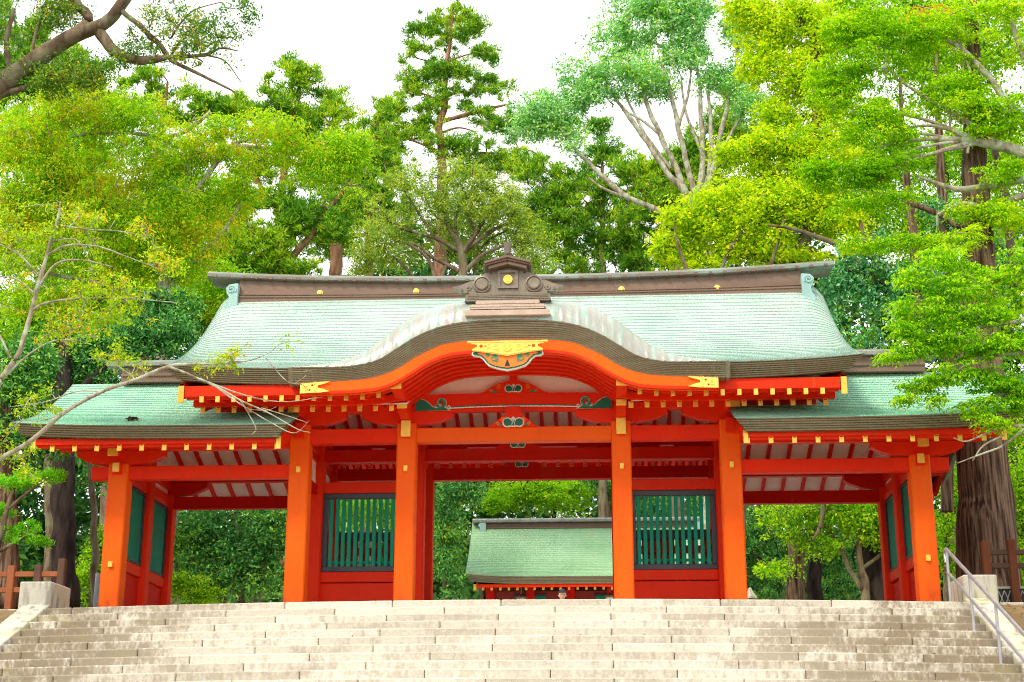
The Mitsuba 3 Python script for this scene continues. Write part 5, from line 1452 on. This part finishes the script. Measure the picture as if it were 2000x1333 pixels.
tree('olive_green_tree', 'round-topped olive-green tree with a fan of bare branches above the middle of the ridge', 'tree', 11.0, 'olive',
     [(880, 345, 66, 36), (800, 372, 62, 36), (952, 372, 72, 40), (862, 402, 86, 34, 0, .8), (762, 420, 54, 40), (1000, 415, 56, 46), (932, 422, 86, 34, 0, .8), (742, 476, 54, 40), (820, 455, 76, 34, .5, .6), (1035, 470, 44, 46), (965, 475, 76, 34, .5, .7), (882, 480, 56, 30, .8, .45), (720, 520, 40, 26), (1050, 520, 34, 22), (800, 515, 60, 22, .8, .6), (980, 520, 60, 22, .8, .6)],
     [[(824, 1190, 13), (828, 900, 12), (872, 650, 11), (900, 560, 10), (902, 505, 9), (896, 475, 7), (878, 445, 5), (862, 405, 3.4), (855, 370, 2)], [(900, 500, 6), (930, 455, 5), (955, 415, 3.5), (965, 380, 2)], [(898, 490, 5), (850, 466, 4.4), (800, 452, 3.4), (760, 432, 2.2), (738, 424, 1.4)], [(902, 495, 5), (960, 452, 4), (1010, 428, 2.4)], [(895, 478, 4), (890, 430, 3), (905, 380, 1.8)], [(850, 466, 3), (820, 420, 2.6), (800, 385, 1.6)], [(898, 530, 5), (850, 505, 4), (815, 480, 3), (780, 475, 2)], [(900, 540, 5), (940, 500, 4.2), (985, 480, 3), (1030, 470, 1.8)], [(850, 545, 4), (835, 505, 3.6), (800, 478, 3), (770, 470, 1.8)], [(925, 540, 4, .4), (932, 500, 3.6, .4), (955, 470, 3, .4), (990, 450, 2, .4)], [(878, 445, 3), (845, 415, 2.2), (828, 380, 1.3)], [(930, 455, 3), (915, 420, 2.2), (925, 385, 1.3)], [(812, 545, 3.5), (780, 510, 3), (745, 490, 2)], [(862, 545, 4), (872, 510, 3.4), (862, 480, 2.4), (840, 450, 1.6)]], 'bark_brown', 24, None, .55)
tree('camphor_tree', 'tall camphor with many pale stems fanning out under blue-green leaf clumps', 'tree', 15.0, 'camphor',
     [(1300, 38, 100, 40), (1205, 112, 70, 36), (1150, 150, 52, 36), (1250, 130, 62, 34), (1380, 55, 72, 44), (1335, 105, 50, 26), (1180, 195, 50, 22), (1062, 218, 52, 30), (1092, 250, 44, 30), (1040, 252, 34, 22), (1102, 292, 34, 22), (1440, 30, 44, 36), (1425, 115, 34, 44), (1280, 172, 40, 18), (1228, 72, 52, 34), (1130, 188, 34, 18), (1460, 200, 28, 36), (1400, 160, 30, 24), (1350, 8, 80, 24), (1260, 12, 50, 20)],
     [[(1392, 1190, 17), (1390, 800, 16), (1388, 560, 15), (1376, 470, 14), (1362, 420, 12)], [(1362, 425, 8), (1330, 370, 7), (1285, 310, 6), (1235, 235, 5), (1200, 190, 3), (1180, 165, 2)], [(1362, 420, 8), (1325, 340, 6.5), (1290, 265, 5.5), (1262, 200, 4.5), (1240, 140, 2.5)], [(1364, 415, 8), (1345, 330, 6), (1325, 250, 5), (1310, 180, 4), (1288, 110, 2)], [(1366, 415, 8), (1372, 300, 6), (1368, 200, 4.5), (1360, 110, 2.5)], [(1370, 420, 8), (1395, 320, 6), (1415, 230, 5), (1435, 150, 3), (1440, 90, 2)], [(1366, 420, 7), (1385, 330, 5.5), (1388, 240, 4), (1380, 150, 2.4)], [(1350, 440, 8), (1300, 420, 7), (1245, 395, 6), (1205, 372, 5.5), (1160, 330, 5), (1122, 290, 3.6), (1092, 250, 2.4), (1068, 232, 1.6)], [(1230, 388, 4), (1180, 370, 3), (1150, 348, 2)], [(1290, 265, 3.5), (1255, 235, 3), (1215, 215, 2)], [(1325, 250, 3.5), (1345, 180, 2.8), (1350, 120, 1.8)], [(1310, 330, 4), (1265, 270, 3.4), (1228, 200, 2.4), (1215, 160, 1.5)], [(1372, 300, 3.5), (1340, 220, 2.8), (1330, 150, 1.8)], [(1395, 320, 3.6), (1440, 240, 2.8), (1462, 200, 1.6)]], 'bark_pale', 25, None, .30)

# --- right side
tree('ginkgo_tree', 'brilliant yellow-green tree right of the middle, its crown touching the roof ridge', 'tree', 9.0, 'ginkgo',
     [(1330, 440, 46, 36), (1400, 400, 66, 46), (1350, 500, 56, 32), (1470, 350, 74, 46), (1480, 440, 86, 56), (1560, 400, 76, 66), (1420, 500, 66, 28), (1550, 500, 86, 28), (1422, 300, 30, 26), (1484, 292, 50, 36), (1540, 300, 66, 56), (1522, 222, 44, 36), (1560, 150, 62, 54), (1500, 60, 54, 54), (1442, 30, 34, 34), (1600, 60, 56, 56), (1560, 20, 46, 26), (1482, 130, 34, 36), (1620, 330, 66, 76), (1640, 450, 56, 56), (1470, 15, 36, 26), (1385, 455, 56, 36), (1300, 482, 26, 26), (1612, 200, 50, 60)],
     [[(1441, 1190, 15), (1446, 900, 15), (1475, 700, 14), (1530, 560, 13), (1585, 420, 12), (1595, 230, 10), (1598, 110, 9), (1580, 60, 7), (1548, 22, 5), (1530, -10, 3)], [(1690, 528, 9, -1), (1650, 490, 8, -1), (1620, 472, 6, -1), (1550, 448, 4, -1), (1500, 440, 2, -1)], [(1600, 500, 6), (1520, 450, 5), (1440, 420, 3), (1390, 410, 2)], [(1600, 540, 5), (1500, 510, 4), (1400, 500, 2.5)], [(1345, 540, 4, -.5), (1325, 480, 3.5, -.5), (1318, 455, 2.5, -.5)], [(1400, 545, 4, -.5), (1430, 480, 3.5, -.5), (1470, 430, 2.5, -.5)], [(1590, 400, 5), (1530, 350, 4), (1480, 320, 2.4)], [(1500, 540, 4, -.6), (1520, 470, 3.5, -.6), (1535, 420, 2.5, -.6)]], 'bark_brown', 26, None, .35)
tree('ivy_clad_tree', 'dark blue-green ivy-clad tree behind the right end of the ridge', 'tree', 7.0, 'ivy',
     [(1682, 500, 54, 44), (1722, 560, 64, 36), (1642, 560, 36, 36), (1700, 612, 54, 36, 0, .7), (1792, 520, 46, 36, 0, .6), (1900, 450, 66, 36, 1, .5), (1962, 480, 46, 46, 1, .5), (1640, 620, 26, 36), (1850, 420, 56, 36, 1), (1740, 470, 40, 30), (1800, 600, 60, 40, 1), (1900, 560, 70, 50, 1), (1680, 660, 50, 30)],
     [[(1795, 1190, 15), (1795, 800, 13), (1792, 560, 11), (1782, 440, 10), (1772, 355, 8), (1762, 240, 5), (1758, 120, 3)], [(1850, 1000, 12, 1), (1850, 560, 11, 1), (1842, 430, 10, 1), (1835, 300, 8, 1), (1830, 160, 5, 1), (1828, 60, 3, 1)], [(1790, 540, 5), (1740, 520, 4), (1690, 500, 2.5)], [(1725, 540, 6, .5), (1690, 470, 5, .5), (1680, 430, 3, .5)], [(1900, 470, 5, -1), (1850, 430, 6, -1), (1790, 400, 6, -1), (1745, 398, 3.5, -1), (1700, 402, 2, -1)], [(1740, 560, 5), (1690, 536, 4), (1650, 528, 2.5)]], 'bark_cedar', 27, None, .3)
MAPLE = [(1680, 130, 96, 34), (1762, 82, 104, 36), (1850, 60, 104, 38), (1940, 100, 76, 40), (1702, 222, 84, 30), (1640, 262, 76, 32), (1800, 180, 94, 30), (1890, 200, 84, 32), (1960, 230, 56, 40), (1650, 342, 72, 30), (1740, 322, 76, 28), (1682, 402, 62, 26), (1762, 402, 64, 28), (1622, 182, 62, 34), (1900, 140, 76, 30), (1702, 42, 76, 32), (1830, 330, 50, 22), (1950, 330, 50, 30), (1902, 402, 50, 22), (1962, 420, 50, 30), (1980, 20, 40, 34), (1642, 62, 44, 40), (1600, 250, 40, 30), (1720, 270, 70, 24), (1690, 470, 50, 22), (1640, 420, 40, 26), (1590, 330, 36, 30), (1900, 470, 60, 26), (1920, 350, 56, 24), (1840, 470, 56, 22), (1960, 510, 50, 26), (1900, 90, 50, 30), (1905, 20, 50, 24), (1750, 470, 50, 18), (1910, 260, 40, 20), (1700, 350, 50, 22)]
tree('maple_tree', 'large green maple filling the upper right with layered sprays on pale branches', 'maple tree', 2.5, 'maple', MAPLE,
     [[(2330, 1190, 32), (2310, 900, 30), (2270, 640, 27), (2190, 430, 24), (2090, 345, 19), (2000, 300, 13), (1930, 282, 10), (1880, 276, 8), (1820, 272, 5.5), (1760, 278, 3.6), (1700, 292, 2)], [(1900, 278, 6), (1850, 250, 4.6), (1800, 232, 3.6), (1750, 222, 2.4), (1705, 215, 1.4)], [(1890, 280, 6), (1830, 298, 4.4), (1770, 318, 3.2), (1715, 345, 1.8)], [(1960, 292, 7), (1900, 246, 6), (1850, 215, 4.8), (1800, 185, 3.6), (1745, 152, 2)], [(2090, 350, 12), (2010, 350, 9), (1940, 362, 7.5), (1880, 370, 6.5), (1840, 362, 4.6), (1790, 344, 2.6)], [(2060, 370, 10), (1990, 385, 8), (1930, 405, 6.4), (1880, 398, 4.5), (1830, 420, 2.4)], [(1940, 285, 6), (1880, 262, 4.6), (1820, 246, 3.4), (1760, 250, 2.2), (1720, 242, 1.3)], [(1880, 276, 4.6), (1820, 284, 3.4), (1760, 300, 2.4), (1700, 330, 1.3)], [(2080, 330, 14), (1990, 230, 9), (1930, 150, 7), (1870, 90, 5), (1800, 60, 3)], [(1990, 230, 6), (1900, 190, 4.6), (1820, 170, 3)], [(2060, 300, 12), (2020, 160, 9), (1980, 60, 6), (1960, -20, 4)], [(1870, 272, 3.6), (1800, 262, 2.8), (1740, 262, 2), (1690, 268, 1.2)], [(1910, 280, 4), (1860, 292, 3.2), (1800, 304, 2.4), (1740, 312, 1.4)], [(1890, 300, 3), (1893, 262, 3), (1886, 225, 2.4)], [(1855, 255, 3), (1858, 215, 2.6), (1864, 185, 1.6)], [(1900, 150, 3), (1850, 40, 2.6), (1790, 10, 1.6)]], 'bark_pale', 28, None, .45)
tree('autumn_maple', 'small patch of orange maple leaves near the top right of the sky line', 'maple tree', 4.5, 'maple', [(1800, 36, 32, 20), (1770, 52, 22, 12), (1830, 20, 20, 14)], [[(1980, 560, 9), (1960, 380, 8), (1920, 220, 6), (1870, 110, 4), (1820, 60, 2.4), (1790, 30, 1.4)]], 'bark_brown', 29, None, .6,
     cols=[(.34, .19, .012), (.38, .26, .012), (.28, .32, .012)], w=[.35, .4, .25])
tree('maple_tree', 'fresh green maple whose drooping sprays hang in front of the lower right roof', 'maple tree', -2.4, 'maple_near',
     [(1950, 520, 66, 26), (1882, 562, 76, 26), (1806, 602, 62, 22), (1902, 622, 76, 26), (1972, 600, 46, 30), (1832, 662, 72, 22), (1922, 680, 76, 26), (1782, 690, 42, 16), (1872, 732, 62, 22), (1802, 752, 42, 16), (1952, 742, 56, 26), (1764, 642, 32, 14), (1982, 670, 40, 30), (1852, 502, 62, 22), (1905, 792, 50, 16), (1860, 852, 22, 20, 0, .7), (1935, 825, 50, 16, 0, .7), (1740, 700, 22, 10), (1990, 540, 36, 40), (1765, 778, 22, 9), (1840, 780, 30, 12), (1990, 780, 30, 30), (1885, 905, 26, 12, 0, .5), (1950, 880, 40, 16, 0, .5), (1960, 470, 50, 24), (1780, 545, 40, 16)],
     [[(2330, 1250, 30), (2290, 1000, 27), (2230, 760, 24), (2140, 590, 18), (2060, 545, 12), (1990, 535, 7), (1930, 555, 4), (1870, 575, 2.6), (1800, 605, 1.5)], [(2120, 620, 11), (2040, 620, 8), (1980, 630, 5), (1910, 640, 3.2), (1840, 665, 1.8)], [(2150, 700, 10), (2060, 690, 7), (1990, 690, 4.6), (1920, 700, 3), (1850, 735, 2), (1800, 760, 1.2)], [(2170, 800, 9), (2080, 770, 6.5), (2000, 765, 4.4), (1940, 775, 2.6), (1890, 800, 1.4)], [(2200, 900, 8), (2100, 850, 6), (2010, 832, 4), (1950, 838, 2.6), (1890, 862, 1.4), (1862, 856, .9)], [(2000, 838, 3), (1960, 870, 2.2), (1910, 890, 1.6), (1870, 905, .9)], [(1960, 850, 2), (1920, 872, 1.6), (1900, 900, 1)]], 'bark_pale', 30, None, .6)
tree('cedar_tree', 'massive furrowed brown cedar trunk standing beside the right wing', 'cedar', 3.0, 'ivy', [(1900, 770, 40, 50, .6, .5), (1990, 830, 40, 30, 0, .6), (1960, 700, 60, 50, 1, .6), (1975, 905, 16, 30, -.6, .5)],
     [[(1936, 1210, 72), (1932, 1150, 62), (1929, 1090, 58), (1926, 1000, 54), (1922, 920, 50), (1918, 820, 46), (1915, 700, 42), (1910, 520, 34), (1905, 330, 26), (1900, 150, 18), (1896, -60, 9)]], 'bark_cedar', 31, None, .3)
tree('bright_maple', 'bright green maple glimpsed between the right wing and the cedar trunk', 'maple tree', 10.0, 'fresh', [(1850, 1000, 36, 60), (1842, 932, 30, 36), (1858, 1090, 30, 46), (1875, 960, 30, 60, 1), (1800, 1040, 40, 60, 1)], [[(1848, 1190, 7), (1850, 1080, 6), (1846, 980, 4), (1840, 920, 2)]], 'bark_brown', 32, None, .4)
tree('bright_maple', 'bright green maple at the right edge behind the cedar trunk', 'maple tree', 9.0, 'fresh', [(1990, 950, 40, 70), (1985, 1080, 40, 60), (2020, 1010, 40, 70), (1960, 1000, 30, 60, 1), (1975, 860, 40, 40, 1), (2010, 1140, 40, 30)], [[(1998, 1190, 9), (1996, 1080, 8), (1992, 980, 5), (1985, 900, 3)]], 'bark_brown', 33, None, .4)

tree('backing_tree', 'tall fresh green tree filling the gaps behind the maple at the upper right', 'tree', 13.0, 'fresh', [(1700, 120, 90, 90), (1830, 100, 90, 90), (1950, 130, 80, 100), (1720, 300, 80, 80), (1850, 270, 90, 90), (1960, 320, 70, 90), (1700, 430, 70, 60), (1830, 420, 80, 70), (1950, 440, 70, 70), (1660, 20, 80, 40), (1800, 10, 90, 40), (1940, 10, 80, 40), (1780, 540, 60, 60), (1960, 560, 60, 70), (1880, 640, 60, 60)],
     [[(1868, 1190, 16), (1868, 900, 15), (1862, 600, 12), (1850, 400, 9), (1830, 200, 5)], [(1856, 480, 5), (1780, 380, 4), (1720, 300, 2.4)], [(1854, 440, 5), (1920, 340, 4), (1960, 260, 2.4)]], 'bark_brown', 45, None, .2, -.08, L=.17, W=.085, rc=.42)
tree('backing_tree', 'mid-green tree filling the gaps behind the yellow-green tree on the left', 'tree', 15.0, 'fresh', [(60, 300, 90, 90), (60, 480, 90, 80), (190, 400, 90, 80), (190, 540, 90, 70), (320, 440, 80, 70), (50, 620, 80, 60), (420, 540, 60, 60), (330, 600, 60, 50), (170, 280, 80, 60), (430, 400, 60, 60)],
     [[(210, 1190, 14), (208, 900, 13), (200, 600, 10), (190, 400, 6)], [(200, 560, 5), (120, 450, 4), (70, 360, 2.4)], [(200, 560, 5), (280, 480, 4), (330, 440, 2.4)]], 'bark_brown', 46, None, .2, -.12, L=.17, W=.085, rc=.42)

tree('pine_tree', 'dark pine behind the heavy limb in the upper left corner', 'pine', 22.0, 'pine', [(40, 120, 70, 26), (120, 110, 60, 22), (90, 160, 80, 22), (20, 180, 60, 24), (160, 170, 50, 16), (60, 60, 50, 20), (190, 140, 36, 14), (-10, 40, 40, 30)],
     [[(100, 1190, 15), (100, 700, 13), (96, 300, 9), (80, 120, 5), (66, 40, 2)]], 'bark_brown', 47, PINES, .3, -.1)

# --- seen through the gate
tree('court_maple', 'light green maple with crooked branches seen through the right opening', 'maple tree', 12.5, 'fresh', [(1560, 1008, 72, 32), (1645, 1000, 72, 34), (1702, 1020, 50, 44), (1532, 1060, 46, 24), (1592, 1066, 54, 20), (1510, 1110, 34, 18), (1490, 1095, 24, 16), (1690, 980, 60, 30)],
     [[(1692, 1190, 9), (1690, 1140, 8), (1682, 1110, 7), (1678, 1055, 5), (1672, 1000, 3)], [(1684, 1150, 6), (1660, 1110, 5), (1640, 1068, 4), (1622, 1040, 2)], [(1686, 1110, 4), (1712, 1090, 3.4), (1745, 1062, 2)], [(1612, 960, 5, -.6), (1606, 1000, 4.6, -.6), (1602, 1030, 4, -.6), (1588, 1055, 2.4, -.6)]], 'bark_brown', 34, None, .4)
tree('court_cedar', 'brown trunk with pale bark seen through the right opening, left of its dark twin', 'cedar', 14.0, 'evergreen', [(1500, 990, 50, 40, 1), (1560, 960, 60, 30, 1)], [[(1552, 1200, 20), (1554, 1140, 17), (1556, 1080, 16), (1552, 960, 14), (1548, 800, 11)]], 'bark_cedar', 35, None, .3)
tree('court_cedar', 'dark trunk just right of the pale brown one in the right opening', 'cedar', 15.0, 'evergreen', [(1620, 1090, 50, 40, .6), (1480, 1060, 50, 60, 3), (1600, 940, 60, 30, 1)], [[(1592, 1200, 16), (1592, 1120, 14), (1590, 1040, 13), (1588, 900, 11)]], 'bark_dark', 36, None, .3)
tree('court_cedar', 'broad dark trunk close to the right wing wall in the right opening', 'cedar', 13.0, 'evergreen', [(1660, 1085, 50, 36, 2), (1480, 1120, 50, 50, 5), (1700, 940, 60, 30, 1), (1640, 1130, 50, 30, 5)], [[(1716, 1200, 26), (1710, 1120, 24), (1700, 1040, 22), (1692, 940, 20), (1690, 800, 16)]], 'bark_dark', 37, None, .3)
tree('camellia_bush', 'dark glossy evergreen bush seen through the left opening', 'bush', 8.0, 'evergreen', [(400, 1050, 66, 52), (480, 1040, 76, 56), (545, 1080, 46, 76), (360, 1090, 46, 66), (440, 1120, 96, 50), (330, 1020, 50, 40, 1), (540, 1000, 60, 40, 1)], [[(470, 1200, 8), (472, 1120, 6), (466, 1060, 4), (460, 1010, 2)], [(500, 1190, 6), (510, 1120, 5), (520, 1060, 3)], [(440, 1190, 6), (420, 1120, 5), (400, 1060, 3)]], 'bark_brown', 38, None, .3, crown='foliage', parts=('stem', 'stem'))
tree('yellow_shrub', 'low yellow-green shrub in front of the dark bush in the left opening', 'shrub', 5.5, 'fresh', [(372, 1150, 34, 24), (345, 1140, 18, 20), (410, 1160, 24, 14)], [[(372, 1200, 2.4), (370, 1165, 2), (366, 1140, 1)]], 'bark_brown', 39, None, .5, crown='foliage', parts=('stem', 'stem'), L=.08, W=.045, rc=.16)
tree('yellow_shrub', 'yellow-green shrub between the dark trunk and the left wing wall', 'shrub', 6.5, 'fresh', [(165, 1130, 26, 40), (190, 1090, 20, 50), (205, 1060, 16, 30)], [[(175, 1200, 2.4), (176, 1150, 2), (180, 1100, 1)]], 'bark_brown', 40, None, .5, crown='foliage', parts=('stem', 'stem'), L=.09, W=.05, rc=.18)
tree('camellia_bush', 'tall dark evergreen left of the hall in the middle opening', 'bush', 13.0, 'evergreen', [(874, 1000, 28, 50), (870, 1080, 28, 60), (880, 1145, 22, 36), (915, 965, 36, 24), (850, 960, 40, 40, 1)], [[(872, 1200, 7), (870, 1120, 6), (870, 1040, 4), (872, 980, 2)]], 'bark_brown', 41, None, .3, crown='foliage', parts=('stem', 'stem'))
tree('backing_tree', 'mid-green tree behind the hall roof in the middle opening', 'tree', 27.0, 'fresh', [(1000, 962, 46, 30), (1090, 972, 56, 36), (1050, 950, 56, 26), (960, 985, 36, 20), (1130, 950, 26, 30)], [[(1078, 1190, 5), (1080, 1060, 4.6), (1082, 980, 3.4), (1070, 940, 2)]], 'bark_dark', 42, None, .4, -.15)
tree('backing_tree', 'brown trunk beside the sky gap at the right of the middle opening', 'tree', 26.0, 'evergreen', [(1200, 950, 30, 30), (1170, 930, 30, 20), (1290, 980, 60, 40, 1), (1360, 990, 50, 40, 2)], [[(1184, 1190, 12), (1183, 1040, 11), (1180, 960, 10), (1176, 860, 8)]], 'bark_cedar', 43, None, .3)
tree('backing_tree', 'yellow-green tree visible through the left lattice', 'tree', 15.0, 'fresh', [(690, 1000, 70, 36), (760, 1000, 40, 40), (640, 1010, 40, 40)], [[(700, 1200, 7), (700, 1080, 6), (702, 1000, 3)]], 'bark_brown', 44, None, .3, -.1)

# far wood behind everything
rng = np.random.default_rng(77)
wood = []
for x in range(-240, 2320, 62):
    ytop = 520 + 70 * math.sin(x * .011 + 1.0) + (60 if 980 < x < 1260 else 0) + (120 if 1120 < x < 1200 else 0)
    for y in range(int(ytop), 1150, 62):
        wood.append((x + rng.uniform(-20, 20), y + rng.uniform(-20, 20), 52, 42, rng.uniform(-4, 8)))
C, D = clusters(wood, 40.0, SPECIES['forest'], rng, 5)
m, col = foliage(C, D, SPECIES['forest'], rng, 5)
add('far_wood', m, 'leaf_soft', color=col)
labels['far_wood'] = {'label': 'dense dark green wood closing the view behind the shrine', 'category': 'wood', 'kind': 'stuff'}
print('leaves', LEAVES[0])
